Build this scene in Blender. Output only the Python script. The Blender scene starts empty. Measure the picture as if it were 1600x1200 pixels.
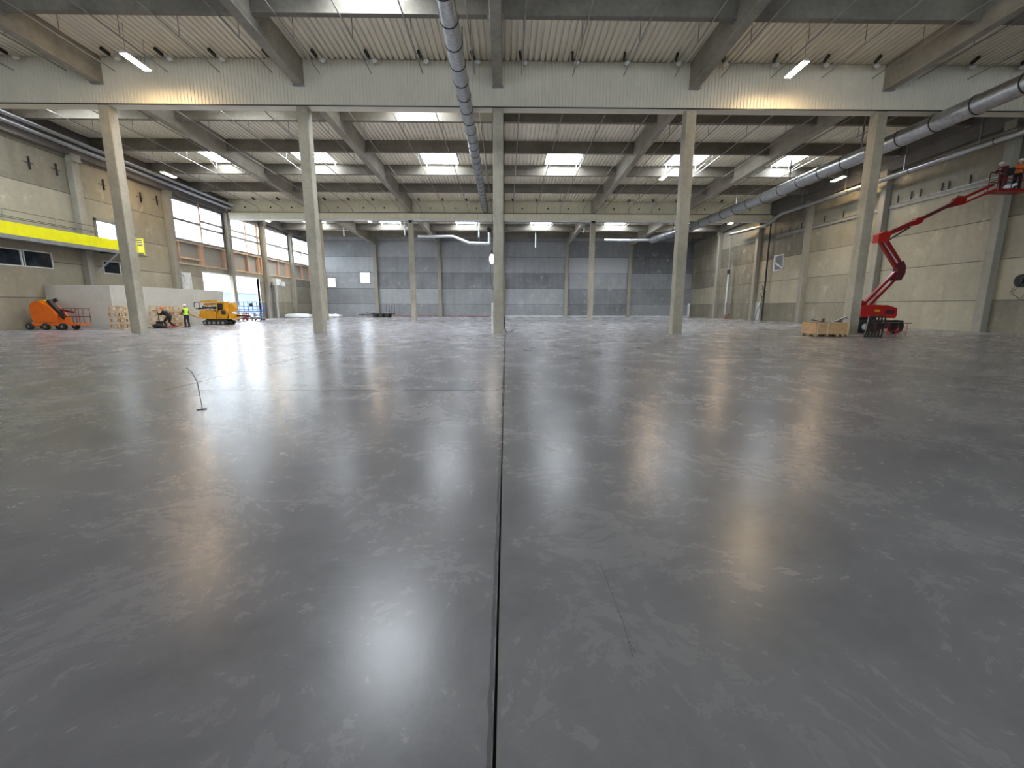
import bpy, math, random
from mathutils import Vector, Matrix
random.seed(7)
S = bpy.context.scene
COL = S.collection
R = math.radians

# ------------------------------------------------------------------ camera
cam_d = bpy.data.cameras.new('camera'); cam = bpy.data.objects.new('camera', cam_d); COL.objects.link(cam)
F_PX, PITCH, ROLL, YAW = 679.04, .1749, -.002, .0144
cam_d.sensor_fit = 'HORIZONTAL'; cam_d.sensor_width = 36.0; cam_d.lens = 36.0 * F_PX / 1600.0
cam_d.clip_start = .05; cam_d.clip_end = 600
cam.matrix_world = (Matrix.Translation((0, 0, 1.6)) @ Matrix.Rotation(-YAW, 4, 'Z')
                    @ Matrix.Rotation(math.pi / 2 - PITCH, 4, 'X') @ Matrix.Rotation(-ROLL, 4, 'Z'))
S.camera = cam
# ------------------------------------------------------------------ world, light, exposure
SKY = 1.5            # overcast daylight seen through the windows and the gate
PANE = 4.3          # daylight through the milky rooflights
LED = 26.0           # ceiling luminaires
S.view_settings.view_transform = 'Standard'; S.view_settings.look = 'None'
S.view_settings.gamma = 1; S.view_settings.use_curve_mapping = False
S.view_settings.exposure = 3.05
W = bpy.data.worlds.new('overcast'); S.world = W; W.use_nodes = True
wn = W.node_tree.nodes; wl = W.node_tree.links; wn.clear()
wo = wn.new('ShaderNodeOutputWorld'); wb = wn.new('ShaderNodeBackground'); wc = wn.new('ShaderNodeTexCoord')
wz = wn.new('ShaderNodeTexNoise'); wr = wn.new('ShaderNodeValToRGB')
wz.inputs['Scale'].default_value = 2.2; wz.inputs['Detail'].default_value = 4
wr.color_ramp.elements[0].position = .35; wr.color_ramp.elements[0].color = (.72, .84, 1, 1)
wr.color_ramp.elements[1].position = .62; wr.color_ramp.elements[1].color = (.97, .99, 1, 1)
wl.new(wc.outputs['Generated'], wz.inputs['Vector']); wl.new(wz.outputs['Fac'], wr.inputs['Fac'])
wl.new(wr.outputs['Color'], wb.inputs['Color']); wb.inputs['Strength'].default_value = SKY
wl.new(wb.outputs['Background'], wo.inputs['Surface'])
try:
    S.cycles.use_denoising = True; S.cycles.max_bounces = 9; S.cycles.diffuse_bounces = 6
    S.cycles.glossy_bounces = 4; S.cycles.transparent_max_bounces = 12
    S.cycles.sample_clamp_indirect = 8
except Exception: pass

# ------------------------------------------------------------------ hall grid
B = 10.97; CX = -.44                     # bay width, centre column line
D1, D2, D3 = 26.76, 54.5, 77.6           # first girder, second girder, far wall
XL, XR, YB = -33.3, 32.5, -28.8           # inner wall faces
SL = .0314
def deck(y): return 15.0 - SL * (y - D1)
def colx(k): return CX + B * k

# ------------------------------------------------------------------ materials
MATS = {}
def nt(name):
    m = bpy.data.materials.new(name); m.use_nodes = True; n = m.node_tree.nodes; n.clear()
    o = n.new('ShaderNodeOutputMaterial'); MATS[name] = m
    return m, n, m.node_tree.links, o
def math_n(n, l, op, a, b=None, clamp=False):
    x = n.new('ShaderNodeMath'); x.operation = op; x.use_clamp = clamp
    for i, v in enumerate((a, b)):
        if v is None: continue
        if isinstance(v, (int, float)): x.inputs[i].default_value = v
        else: l.new(v, x.inputs[i])
    return x.outputs[0]
def mix(n, l, f, a, b, mode='MIX'):
    x = n.new('ShaderNodeMix'); x.data_type = 'RGBA'; x.blend_type = mode
    for s, v in (('Factor', f), ('A', a), ('B', b)):
        i = [q for q in x.inputs if q.name == s and (q.type == ('VALUE' if s == 'Factor' else 'RGBA'))][0]
        if isinstance(v, (int, float)): i.default_value = v
        elif isinstance(v, tuple): i.default_value = (*v, 1) if len(v) == 3 else v
        else: l.new(v, i)
    return [q for q in x.outputs if q.type == 'RGBA'][0]
def noise(n, l, vec, sc, det=4, rough=.55, stretch=None):
    if stretch:
        mp = n.new('ShaderNodeMapping'); mp.inputs['Scale'].default_value = stretch; l.new(vec, mp.inputs[0]); vec = mp.outputs[0]
    x = n.new('ShaderNodeTexNoise'); x.inputs['Scale'].default_value = sc; x.inputs['Detail'].default_value = det
    x.inputs['Roughness'].default_value = rough; l.new(vec, x.inputs['Vector']); return x.outputs['Fac']
def rng(n, l, v, a, b, c, d):
    x = n.new('ShaderNodeMapRange'); x.inputs[1].default_value = a; x.inputs[2].default_value = b
    x.inputs[3].default_value = c; x.inputs[4].default_value = d; l.new(v, x.inputs[0]); return x.outputs[0]
def bsdf(n, l, o, col, rough=.5, metal=0.0, bump=None, spec=.5):
    p = n.new('ShaderNodeBsdfPrincipled')
    if isinstance(col, tuple): p.inputs['Base Color'].default_value = (*col, 1)
    else: l.new(col, p.inputs['Base Color'])
    if isinstance(rough, (int, float)): p.inputs['Roughness'].default_value = rough
    else: l.new(rough, p.inputs['Roughness'])
    p.inputs['Metallic'].default_value = metal; p.inputs['Specular IOR Level'].default_value = spec
    if bump is not None:
        b = n.new('ShaderNodeBump'); b.inputs['Strength'].default_value = bump[1]; b.inputs['Distance'].default_value = bump[2]
        l.new(bump[0], b.inputs['Height']); l.new(b.outputs[0], p.inputs['Normal'])
    l.new(p.outputs[0], o.inputs['Surface']); return p
def plain(name, col, rough=.5, metal=0.0, var=.12, sc=3.0):
    m, n, l, o = nt(name); g = n.new('ShaderNodeNewGeometry').outputs['Position']
    f = noise(n, l, g, sc, 3)
    c = mix(n, l, rng(n, l, f, .3, .7, 0, 1), tuple(x * (1 - var) for x in col), tuple(min(1, x * (1 + var)) for x in col))
    bsdf(n, l, o, c, rough, metal); return m
def concrete(name, dark, light, sc=.5, rough=.75, streak=True, spec=.4):
    m, n, l, o = nt(name); g = n.new('ShaderNodeNewGeometry').outputs['Position']
    f = noise(n, l, g, sc, 5, .6); f2 = noise(n, l, g, sc * 9, 4, .6)
    fac = math_n(n, l, 'ADD', math_n(n, l, 'MULTIPLY', f, .65), math_n(n, l, 'MULTIPLY', f2, .35))
    if streak:
        s = noise(n, l, g, 1.6, 3, .5, (1, 1, .12))
        fac = math_n(n, l, 'ADD', math_n(n, l, 'MULTIPLY', fac, .7), math_n(n, l, 'MULTIPLY', s, .3))
    c = mix(n, l, rng(n, l, fac, .36, .64, 0, 1), dark, light)
    bsdf(n, l, o, c, rough, 0, (f2, .25, .02), spec); return m
def wall_mat(name, axis, stops, z0=2.12, dz=2.65, dark=(.115, .10, .075), light=(.43, .385, .285), seed=0., cast=()):
    """precast panels: a joint every dz in height, each panel a slightly different cast"""
    m, n, l, o = nt(name); g = n.new('ShaderNodeNewGeometry').outputs['Position']
    sp = n.new('ShaderNodeSeparateXYZ'); l.new(g, sp.inputs[0]); u = sp.outputs[0 if axis == 'X' else 1]; z = sp.outputs[2]
    k = math_n(n, l, 'DIVIDE', math_n(n, l, 'SUBTRACT', z, z0 - dz), dz)
    row = math_n(n, l, 'FLOOR', k); fr = math_n(n, l, 'FRACT', k)
    bay = None
    for s in stops:
        q = math_n(n, l, 'GREATER_THAN', u, s); bay = q if bay is None else math_n(n, l, 'ADD', bay, q)
    cb = n.new('ShaderNodeCombineXYZ'); l.new(math_n(n, l, 'ADD', bay, seed), cb.inputs[0]); l.new(row, cb.inputs[1]); cb.inputs[2].default_value = seed
    wnz = n.new('ShaderNodeTexWhiteNoise'); wnz.noise_dimensions = '3D'; l.new(cb.outputs[0], wnz.inputs[0])
    f = noise(n, l, g, .35, 5, .6); f2 = noise(n, l, g, 3.2, 4, .6); s = noise(n, l, g, 1.3, 3, .5, (1, 1, .1))
    fac = math_n(n, l, 'ADD', math_n(n, l, 'MULTIPLY', f, .5), math_n(n, l, 'ADD', math_n(n, l, 'MULTIPLY', f2, .25), math_n(n, l, 'MULTIPLY', s, .25)))
    fac = math_n(n, l, 'ADD', rng(n, l, fac, .35, .65, 0, .38), math_n(n, l, 'MULTIPLY', wnz.outputs[0], .7))
    for u0, u1, a0, a1, dv in cast:      # panels and whole bays shifted paler or darker
        q = math_n(n, l, 'MULTIPLY', math_n(n, l, 'MULTIPLY', math_n(n, l, 'GREATER_THAN', u, u0), math_n(n, l, 'LESS_THAN', u, u1)), math_n(n, l, 'MULTIPLY', math_n(n, l, 'GREATER_THAN', z, a0), math_n(n, l, 'LESS_THAN', z, a1)))
        fac = math_n(n, l, 'ADD', fac, math_n(n, l, 'MULTIPLY', q, dv))
    fac = math_n(n, l, 'ADD', fac, 0, True)
    c = mix(n, l, fac, dark, light)
    sm = rng(n, l, noise(n, l, g, .9, 5, .65, (1, 1, .8)), .58, .74, 0, .45); c = mix(n, l, sm, c, tuple(min(1, q * 1.45) for q in light))
    jw = .018 / dz * 1.6
    j = math_n(n, l, 'ADD', math_n(n, l, 'LESS_THAN', fr, jw), math_n(n, l, 'GREATER_THAN', fr, 1 - jw), True)
    c = mix(n, l, math_n(n, l, 'MULTIPLY', j, .8), c, (.05, .048, .042))
    bsdf(n, l, o, c, .62, 0, (f2, .2, .02), .4); return m
PY = [36.0, 45.25, 54.5, 62.2, 69.9]
wall_mat('panels_left', 'Y', PY, z0=2.2, dz=2.62, seed=3.)
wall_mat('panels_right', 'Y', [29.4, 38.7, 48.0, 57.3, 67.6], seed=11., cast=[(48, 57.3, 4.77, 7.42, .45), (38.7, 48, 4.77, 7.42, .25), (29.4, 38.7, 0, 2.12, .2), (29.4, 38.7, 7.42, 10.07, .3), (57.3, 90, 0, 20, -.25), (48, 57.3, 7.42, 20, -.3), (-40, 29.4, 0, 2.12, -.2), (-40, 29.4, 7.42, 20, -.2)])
wall_mat('panels_far', 'X', [colx(k) for k in range(-2, 3)], dark=(.13, .135, .142), light=(.42, .43, .445), seed=5., cast=[(colx(-2), colx(-1), 2.12, 4.77, .55), (colx(-1), colx(0), 7.42, 12.72, .35), (colx(-1), colx(0), 0, 7.42, -.3), (colx(1), colx(2), 4.77, 10.07, .45), (colx(1), colx(2), 0, 4.77, -.15), (colx(2), 40, 0, 20, -.35), (colx(0), colx(1), 0, 20, -.05), (-40, colx(-2), 2.12, 14, .2)])
wall_mat('panels_rear', 'X', [colx(k) for k in range(-2, 3)], dark=(.14, .14, .14), light=(.2, .2, .2), seed=9.)
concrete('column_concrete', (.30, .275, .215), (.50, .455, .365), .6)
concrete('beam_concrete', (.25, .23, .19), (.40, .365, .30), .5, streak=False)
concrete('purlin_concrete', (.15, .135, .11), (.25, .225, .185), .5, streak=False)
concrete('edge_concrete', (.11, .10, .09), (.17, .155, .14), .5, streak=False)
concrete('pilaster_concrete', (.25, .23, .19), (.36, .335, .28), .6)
concrete('low_wall_concrete', (.48, .46, .41), (.58, .55, .48), .4, streak=False)
plain('deck_white', (.88, .82, .69), .45, 0, .05, .7)
plain('rib_white', (.73, .68, .565), .5, 0, .05, .7)
plain('rib_cream', (.76, .71, .54), .5, 0, .05, .7)
plain('flashing', (.78, .79, .78), .4)
plain('steel_grey', (.30, .30, .31), .45, .6)
plain('pipe_grey', (.33, .32, .29), .5)
plain('galv', (.40, .41, .425), .32, .85, .2, 6)
plain('galv_pale', (.62, .65, .68), .4, .3, .1, 6)
plain('dark_steel', (.035, .033, .03), .5, .3)
plain('black', (.012, .012, .013), .6)
plain('rubber', (.02, .02, .02), .8)
plain('white_paint', (.8, .8, .78), .45)
plain('yellow_paint', (.80, .74, .0), .4, 0, .05)
plain('orange_paint', (.85, .16, .01), .35, 0, .08)
plain('amber_paint', (.70, .32, .01), .4, 0, .12, 3)
plain('red_paint', (.27, .006, .007), .32, 0, .1)
plain('bright_red', (.48, .014, .01), .35, 0, .08)
plain('blue_paint', (.02, .16, .5), .4, 0, .1)
plain('timber_pink', (.62, .40, .28), .7, 0, .12, 5)
plain('timber_pale', (.66, .50, .33), .7, 0, .15, 5)
plain('crate_wood', (.60, .37, .18), .65, 0, .16, 6)
plain('pallet_wood', (.45, .30, .17), .75, 0, .2, 6)
plain('board_grey', (.36, .34, .29), .7, 0, .06, 1)
plain('plastic_white', (.8, .84, .9), .25, 0, .08, 4)
plain('skin', (.5, .28, .19), .55, 0, .05)
plain('navy_cloth', (.02, .024, .04), .85)
plain('black_cloth', (.012, .011, .012), .85)
plain('orange_cloth', (.75, .17, .03), .8)
plain('hivis', (.55, .85, .05), .7)
plain('dark_red_cloth', (.10, .014, .02), .85)
plain('pvc_pale', (.60, .70, .74), .35)
plain('building_blue', (.10, .14, .22), .7, 0, .1, .2)
plain('outdoor_ground', (.10, .105, .115), .9, 0, .1, .4)
def glass_mat():
    m, n, l, o = nt('window_glass'); a = n.new('ShaderNodeBsdfTransparent'); b = n.new('ShaderNodeBsdfGlossy')
    a.inputs[0].default_value = (.94, .97, .98, 1); b.inputs['Roughness'].default_value = .03
    x = n.new('ShaderNodeMixShader'); x.inputs[0].default_value = .06; l.new(a.outputs[0], x.inputs[1]); l.new(b.outputs[0], x.inputs[2])
    l.new(x.outputs[0], o.inputs[0])
glass_mat()
def dark_glass():  # glass and the dark room behind it in one opaque colour
    m, n, l, o = nt('dark_glass'); g = n.new('ShaderNodeNewGeometry').outputs['Position']
    c = mix(n, l, rng(n, l, noise(n, l, g, 1.5, 3), .4, .7, 0, 1), (.006, .009, .014), (.03, .04, .055)); bsdf(n, l, o, c, .08, 0, None, .6)
dark_glass()
def emis(name, col, st):
    m, n, l, o = nt(name); e = n.new('ShaderNodeEmission'); e.inputs[0].default_value = (*col, 1); e.inputs[1].default_value = st
    l.new(e.outputs[0], o.inputs[0])
emis('rooflight_daylight', (.86, .93, 1.0), PANE)
emis('led', (1.0, .74, .42), LED)
emis('led_bulb', (1.0, .93, .80), 5)
def floor_mat():
    m, n, l, o = nt('power_floated_concrete'); g = n.new('ShaderNodeNewGeometry').outputs['Position']
    sp = n.new('ShaderNodeSeparateXYZ'); l.new(g, sp.inputs[0]); x, y = sp.outputs[0], sp.outputs[1]
    dist = n.new('ShaderNodeTexNoise'); dist.inputs['Scale'].default_value = .5; l.new(g, dist.inputs['Vector'])
    va = n.new('ShaderNodeVectorMath'); va.operation = 'MULTIPLY_ADD'; l.new(dist.outputs['Color'], va.inputs[0]); va.inputs[1].default_value = (1.6, 1.6, 0); l.new(g, va.inputs[2])
    wv = va.outputs[0]
    big = noise(n, l, wv, .22, 6, .62); mid = noise(n, l, wv, .9, 6, .65); fine = noise(n, l, wv, 9, 5, .7); grit = noise(n, l, g, 70, 2, .6)
    f = math_n(n, l, 'ADD', math_n(n, l, 'MULTIPLY', big, .48), math_n(n, l, 'ADD', math_n(n, l, 'MULTIPLY', mid, .37), math_n(n, l, 'ADD', math_n(n, l, 'MULTIPLY', fine, .10), math_n(n, l, 'MULTIPLY', grit, .05))))
    c = mix(n, l, rng(n, l, f, .36, .66, 0, 1), (.165, .163, .180), (.355, .347, .362))
    # the slab left of the main joint was cast from a slightly pinker mix
    lf = math_n(n, l, 'LESS_THAN', x, -.05)
    c = mix(n, l, math_n(n, l, 'MULTIPLY', lf, .5), c, (1.03, .985, 1.01), 'MULTIPLY')
    # dark trowel marks
    sw = n.new('ShaderNodeTexWave'); sw.wave_type = 'BANDS'; sw.inputs['Scale'].default_value = .9; sw.inputs['Distortion'].default_value = 9; sw.inputs['Detail'].default_value = 3
    l.new(wv, sw.inputs['Vector'])
    msk = rng(n, l, noise(n, l, g, .31, 2), .6, .72, 0, 1)
    c = mix(n, l, math_n(n, l, 'MULTIPLY', math_n(n, l, 'MULTIPLY', rng(n, l, sw.outputs['Fac'], .72, .98, 0, 1), msk), .22), c, (.07, .07, .074))
    # specks
    vo = n.new('ShaderNodeTexVoronoi'); vo.inputs['Scale'].default_value = 2.3; l.new(g, vo.inputs['Vector'])
    c = mix(n, l, math_n(n, l, 'MULTIPLY', math_n(n, l, 'LESS_THAN', vo.outputs['Distance'], .008), .6), c, (.03, .03, .03))
    wob = math_n(n, l, 'MULTIPLY', math_n(n, l, 'SUBTRACT', noise(n, l, g, 6, 4), .5), .03)
    def line(coord, at, w, fac, colr, lo=None, hi=None, other=None, inp=None):
        q = math_n(n, l, 'LESS_THAN', math_n(n, l, 'ABSOLUTE', math_n(n, l, 'SUBTRACT', math_n(n, l, 'ADD', coord, wob), at)), w)
        if lo is not None: q = math_n(n, l, 'MULTIPLY', q, math_n(n, l, 'GREATER_THAN', other, lo))
        if hi is not None: q = math_n(n, l, 'MULTIPLY', q, math_n(n, l, 'LESS_THAN', other, hi))
        return mix(n, l, math_n(n, l, 'MULTIPLY', q, fac), inp, colr)
    c = line(x, -.026, .006, .45, (.26, .24, .20), inp=c)                       # crushed pale edge of the joint
    c = line(x, -.064, .010, .5, (.05, .05, .055), inp=c)                      # smeared sealant beside it
    c = line(y, 8.36, .026, .8, (.045, .045, .05), -6.62, -.04, x, c)          # saw cuts
    c = line(x, -.044, .022, .8, (.04, .04, .04), 7, 40, y, c)
    c = line(y, 6.04, .014, .35, (.06, .06, .06), -3.5, -.04, x, c)
    c = line(x, -6.6, .035, .8, (.045, .045, .05), 8.36, 60, y, c)
    c = line(x, -11.4, .014, .25, (.06, .06, .06), 9, 60, y, c)
    c = line(x, 10.6, .014, .25, (.06, .06, .06), 12, 60, y, c)
    c = line(y, 26.4, .03, .3, (.06, .06, .06), -30, 30, x, c)
    rough = rng(n, l, math_n(n, l, 'ADD', math_n(n, l, 'MULTIPLY', mid, .6), math_n(n, l, 'MULTIPLY', fine, .4)), .3, .7, .235, .30)
    p = bsdf(n, l, o, c, rough, 0, (math_n(n, l, 'ADD', mid, math_n(n, l, 'MULTIPLY', fine, .25)), .022, .03), .42)
floor_mat()

# ------------------------------------------------------------------ mesh builder
class MB:
    def __init__(s, off=None):
        s.v = []; s.f = []; s.sm = []; s.off = Vector(off.location) if off is not None else Vector((0, 0, 0))
    def add(s, vs, fs, smooth=False):
        b = len(s.v); s.v += [Vector(q) for q in vs]; s.f += [tuple(i + b for i in f) for f in fs]; s.sm += [smooth] * len(fs)
    def box(s, x0, y0, z0, x1, y1, z1):
        s.add([(x0, y0, z0), (x1, y0, z0), (x1, y1, z0), (x0, y1, z0), (x0, y0, z1), (x1, y0, z1), (x1, y1, z1), (x0, y1, z1)],
              [(0, 3, 2, 1), (4, 5, 6, 7), (0, 1, 5, 4), (1, 2, 6, 5), (2, 3, 7, 6), (3, 0, 4, 7)]); return s
    def hexa(s, lo, hi):   # two quads
        s.add(list(lo) + list(hi), [(0, 3, 2, 1), (4, 5, 6, 7), (0, 1, 5, 4), (1, 2, 6, 5), (2, 3, 7, 6), (3, 0, 4, 7)]); return s
    def prism(s, pts, axis, a, b):
        n = len(pts)
        def P(q, t):
            return {'X': (t, q[0], q[1]), 'Y': (q[0], t, q[1]), 'Z': (q[0], q[1], t)}[axis]
        vs = [P(q, a) for q in pts] + [P(q, b) for q in pts]
        s.add(vs, [tuple(range(n))[::-1], tuple(range(n, 2 * n))] + [(i, (i + 1) % n, n + (i + 1) % n, n + i) for i in range(n)]); return s
    def bar(s, p0, p1, w, h=None, up=(0, 0, 1)):
        h = h or w; p0 = Vector(p0); p1 = Vector(p1); d = (p1 - p0).normalized(); up = Vector(up)
        if abs(d.dot(up)) > .97: up = Vector((0, 1, 0))
        a = d.cross(up).normalized() * w / 2; b = a.cross(d).normalized() * h / 2
        q = [(-1, -1), (1, -1), (1, 1), (-1, 1)]
        s.hexa([p0 + a * i + b * j for i, j in q], [p1 + a * i + b * j for i, j in q]); return s
    def tube(s, pts, r, n=10, cap=True):
        pts = [Vector(p) for p in pts]; rings = []; m = len(pts); rr = r if isinstance(r, (list, tuple)) else [r] * m
        up = Vector((0, 0, 1)); d0 = (pts[1] - pts[0]).normalized()
        if abs(d0.dot(up)) > .9: up = Vector((0, 1, 0))
        for i, p in enumerate(pts):
            d = (pts[min(i + 1, m - 1)] - pts[max(i - 1, 0)]).normalized(); a = d.cross(up)
            if a.length < 1e-4: a = d.cross(Vector((1, 0, 0)))
            a.normalize(); b = a.cross(d)
            rings.append([p + (a * math.cos(t) + b * math.sin(t)) * rr[i] for t in [2 * math.pi * k / n for k in range(n)]])
        vs = [q for g in rings for q in g]; fs = []
        for i in range(m - 1):
            for k in range(n): fs.append((i * n + k, i * n + (k + 1) % n, (i + 1) * n + (k + 1) % n, (i + 1) * n + k))
        s.add(vs, fs, True)
        if cap: s.add(rings[0], [tuple(range(n))]); s.add(rings[-1], [tuple(range(n))[::-1]])
        return s
    def ball(s, c, r, sc=(1, 1, 1), nu=12, nv=8):
        c = Vector(c); vs = [c + Vector((0, 0, r * sc[2]))]; fs = []
        for i in range(1, nv):
            t = math.pi * i / nv
            for k in range(nu):
                p = 2 * math.pi * k / nu; vs.append(c + Vector((r * sc[0] * math.sin(t) * math.cos(p), r * sc[1] * math.sin(t) * math.sin(p), r * sc[2] * math.cos(t))))
        vs.append(c - Vector((0, 0, r * sc[2]))); L = len(vs) - 1
        for k in range(nu): fs.append((0, 1 + k, 1 + (k + 1) % nu)); fs.append((L, L - nu + (k + 1) % nu, L - nu + k))
        for i in range(nv - 2):
            for k in range(nu): a = 1 + i * nu; fs.append((a + k, a + nu + k, a + nu + (k + 1) % nu, a + (k + 1) % nu))
        s.add(vs, fs, True); return s
    def cap(s, p0, p1, r0, r1=None, n=12):   # rounded limb
        r1 = r1 if r1 is not None else r0
        s.tube([p0, p1], [r0, r1], n); s.ball(p0, r0, nu=n, nv=8); s.ball(p1, r1, nu=n, nv=8); return s
    def build(s, name, mat, parent=None, label=None):
        me = bpy.data.meshes.new(name); me.from_pydata([tuple(q - s.off) for q in s.v], [], s.f)
        me.polygons.foreach_set('use_smooth', s.sm); me.update()
        import bmesh
        bm = bmesh.new(); bm.from_mesh(me); bmesh.ops.recalc_face_normals(bm, faces=bm.faces); bm.to_mesh(me); bm.free()
        me.materials.append(MATS[mat]); o = bpy.data.objects.new(name, me); COL.objects.link(o)
        if parent is not None: o.parent = parent
        elif s.off.length > 0: o.location = s.off
        if label: o['label'] = label
        return o
def tag(o, label, cat, group=None, kind=None):
    if label: o['label'] = label
    if cat: o['category'] = cat
    if group: o['group'] = group
    if kind: o['kind'] = kind
    return o
def thing(name, label, cat, loc=(0, 0, 0), rz=0, group=None, kind=None):
    o = bpy.data.objects.new(name, None); COL.objects.link(o); o.location = loc; o.rotation_euler = (0, 0, rz)
    o.empty_display_size = .2; tag(o, label, cat, group, kind); return o
def struct(o): o['kind'] = 'structure'; return o
def kids(o): return [q for q in COL.objects if q.parent == o]
def copy_tree(o, loc=None, rz=None, label=None, group=None, parent=None, scale=None):
    c = o.copy(); COL.objects.link(c)
    if parent is not None: c.parent = parent
    for k in list(o.children): copy_tree(k, parent=c)
    if loc is not None: c.location = loc
    if rz is not None: c.rotation_euler = (0, 0, rz)
    if scale is not None: c.scale = scale
    if label: c['label'] = label
    if group: c['group'] = group
    return c

# ------------------------------------------------------------------ floor
def grid_plane(m, x0, x1, y0, y1, z=0.0): m.box(x0, y0, z - .2, x1, y1, z)
G0, G1 = -.052, -.034     # the open joint between two slabs
fl = MB(); fl.hexa([(XL, YB, -.2), (-.056, YB, -.2), (-.047, 9, -.2), (XL, 9, -.2)], [(XL, YB, 0), (-.056, YB, 0), (-.047, 9, 0), (XL, 9, 0)])
fl.hexa([(-.034, YB, -.2), (XR, YB, -.2), (XR, 9, -.2), (-.036, 9, -.2)], [(-.034, YB, 0), (XR, YB, 0), (XR, 9, 0), (-.036, 9, 0)])
fl.box(XL, 9, -.2, -.05, D3, 0); fl.box(-.038, 9, -.2, XR, D3, 0)
floor = struct(fl.build('floor', 'power_floated_concrete'))
j = MB(); j.box(-.06, YB, -.22, -.03, D3, -.035); j.build('floor_joint_filler', 'black', floor)
sc = MB()
for a, b in (((.60, 2.54), (.60, 2.3)), ((.60, 2.3), (.605, 2.0)), ((.605, 2.0), (.59, 1.76)), ((.61, 1.78), (.597, 1.86)), ((.56, 3.4), (.575, 3.1))):
    sc.bar((*a, .0004), (*b, .0004), .0022, .0006)
sc.build('scratch', 'black', floor)

# ------------------------------------------------------------------ walls
ZT = 16.6
def holed(m, plane, face, thick, u0, u1, z0, z1, holes):
    us = sorted({u0, u1, *[h[0] for h in holes], *[h[1] for h in holes]}); zs = sorted({z0, z1, *[h[2] for h in holes], *[h[3] for h in holes]})
    for i in range(len(us) - 1):
        run = None
        for k in range(len(zs) - 1):
            a, b, c, d = us[i], us[i + 1], zs[k], zs[k + 1]
            inside = any(h[0] <= a + 1e-6 and b <= h[1] + 1e-6 and h[2] <= c + 1e-6 and d <= h[3] + 1e-6 for h in holes)
            if not inside: run = [c, d] if run is None else [run[0], d]
            if (inside or k == len(zs) - 2) and run:
                lo, hi = min(face, face + thick), max(face, face + thick)
                if plane == 'X': m.box(lo, a, run[0], hi, b, run[1])
                else: m.box(a, lo, run[0], b, hi, run[1])
                run = None
RIB = [(46.0, 53.95), (55.05, 61.75), (62.65, 69.45), (70.35, 76.9)]
ZW0, ZW1 = 8.3, 12.4
left_holes = [(a, b, ZW0, ZW1) for a, b in RIB] + [(a, b, 6.0, 8.12) for a, b in RIB] + [(49.6, 60.6, 0, 5.3), (37.3, 39.4, 6.4, 8.65), (26.0, 33.5, 4.3, 5.45), (37.55, 40.6, 4.3, 5.35)]
m = MB(); holed(m, 'X', XL, -.3, YB - .3, D3 + .3, -.2, ZT, left_holes); wl_ = struct(m.build('wall_left', 'panels_left'))
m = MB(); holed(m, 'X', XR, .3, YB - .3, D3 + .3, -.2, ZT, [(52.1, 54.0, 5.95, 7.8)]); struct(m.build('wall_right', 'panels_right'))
far_holes = [(-31.0, -29.35, 4.83, 6.65), (-25.35, -23.4, 5.6, 7.6)]
m = MB(); holed(m, 'Y', D3, .3, XL, XR, -.2, ZT, far_holes); struct(m.build('wall_far', 'panels_far'))
REAR_FILL = [(colx(k) + .8 if k > -3 else XL + 1, colx(k + 1) - .8 if k < 2 else XR - 1) for k in range(-3, 3)]  # openings of the unseen rear glazing, added for fill light
m = MB(); holed(m, 'Y', YB, -.3, XL, XR, -.2, ZT, [(a, b, 6.0, 12.4) for a, b in REAR_FILL]); struct(m.build('wall_rear', 'panels_rear'))
m = MB(); m.box(-24.5, D3 - .06, 0, -2.2, D3, .07); struct(m.build('trim_1', 'red_paint'))
m = MB(); m.box(0, D3 - .05, 0, XR, D3, .12); struct(m.build('trim_2', 'flashing'))

# windows of the left wall: high strip glazing
def window(i, x, y0, y1, z0, z1, vbars, hbars, axis='X', fr='steel_grey', w=.2):
    o = MB(); g = MB()
    def bx(a, b, c, d, mm=o, t=.12):
        if axis == 'X': mm.box(x - .2, a, c, x + .08, b, d)
        else: mm.box(a, x + .04, c, b, x + .04 + t, d)
    bx(y0, y1, z0, z0 + w); bx(y0, y1, z1 - w, z1); bx(y0, y0 + w, z0, z1); bx(y1 - w, y1, z0, z1)
    for v in vbars: bx(v - w / 2, v + w / 2, z0, z1)
    for a, b, h in hbars: bx(a, b, h - w / 2, h + w / 2)
    root = struct(o.build('window_%d' % i, fr))
    edges = [y0] + list(vbars) + [y1]
    if i <= 4:
        for v in vbars:
            q = MB(); q.box(x + .08, v - .1, z0 - .1, x + .13, v + .1, z1 + .1); q.build('timber_cover_strip', 'timber_pink', root)
    for a, b in zip(edges, edges[1:]):
        g = MB(); 
        if axis == 'X': g.box(x - .12, a + .03, z0 + .03, x - .112, b - .03, z1 - .03)
        else: g.box(a + .03, x + .08, z0 + .03, b - .03, x + .088, z1 - .03)
        g.build('pane', 'window_glass', root)
    return root
for i, (a, b) in enumerate(RIB):
    mid = (a + b) / 2
    if i == 0: hb = [(a, mid, 10.35), (mid, b, 10.75), (mid, b, 10.05)]
    elif i == 1: hb = [(a, b, 10.75), (a, b, 10.0)]
    else: hb = [(a, b, 10.25)]
    window(i + 1, XL, a, b, ZW0, ZW1, [mid], hb)
window(5, XL, 37.3, 39.4, 6.4, 8.65, [], [])
window(6, D3, -31.0, -29.35, 4.83, 6.65, [], [], 'Y')
window(7, D3, -25.35, -23.4, 5.6, 7.6, [], [], 'Y')
for i, (a, b) in enumerate(REAR_FILL): window(11 + i, YB - .3, a, b, 6.0, 12.4, [(a + b) / 2], [(a, b, 9.2)], 'Y')  # unseen rear windows added to light the girders and deck
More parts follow.
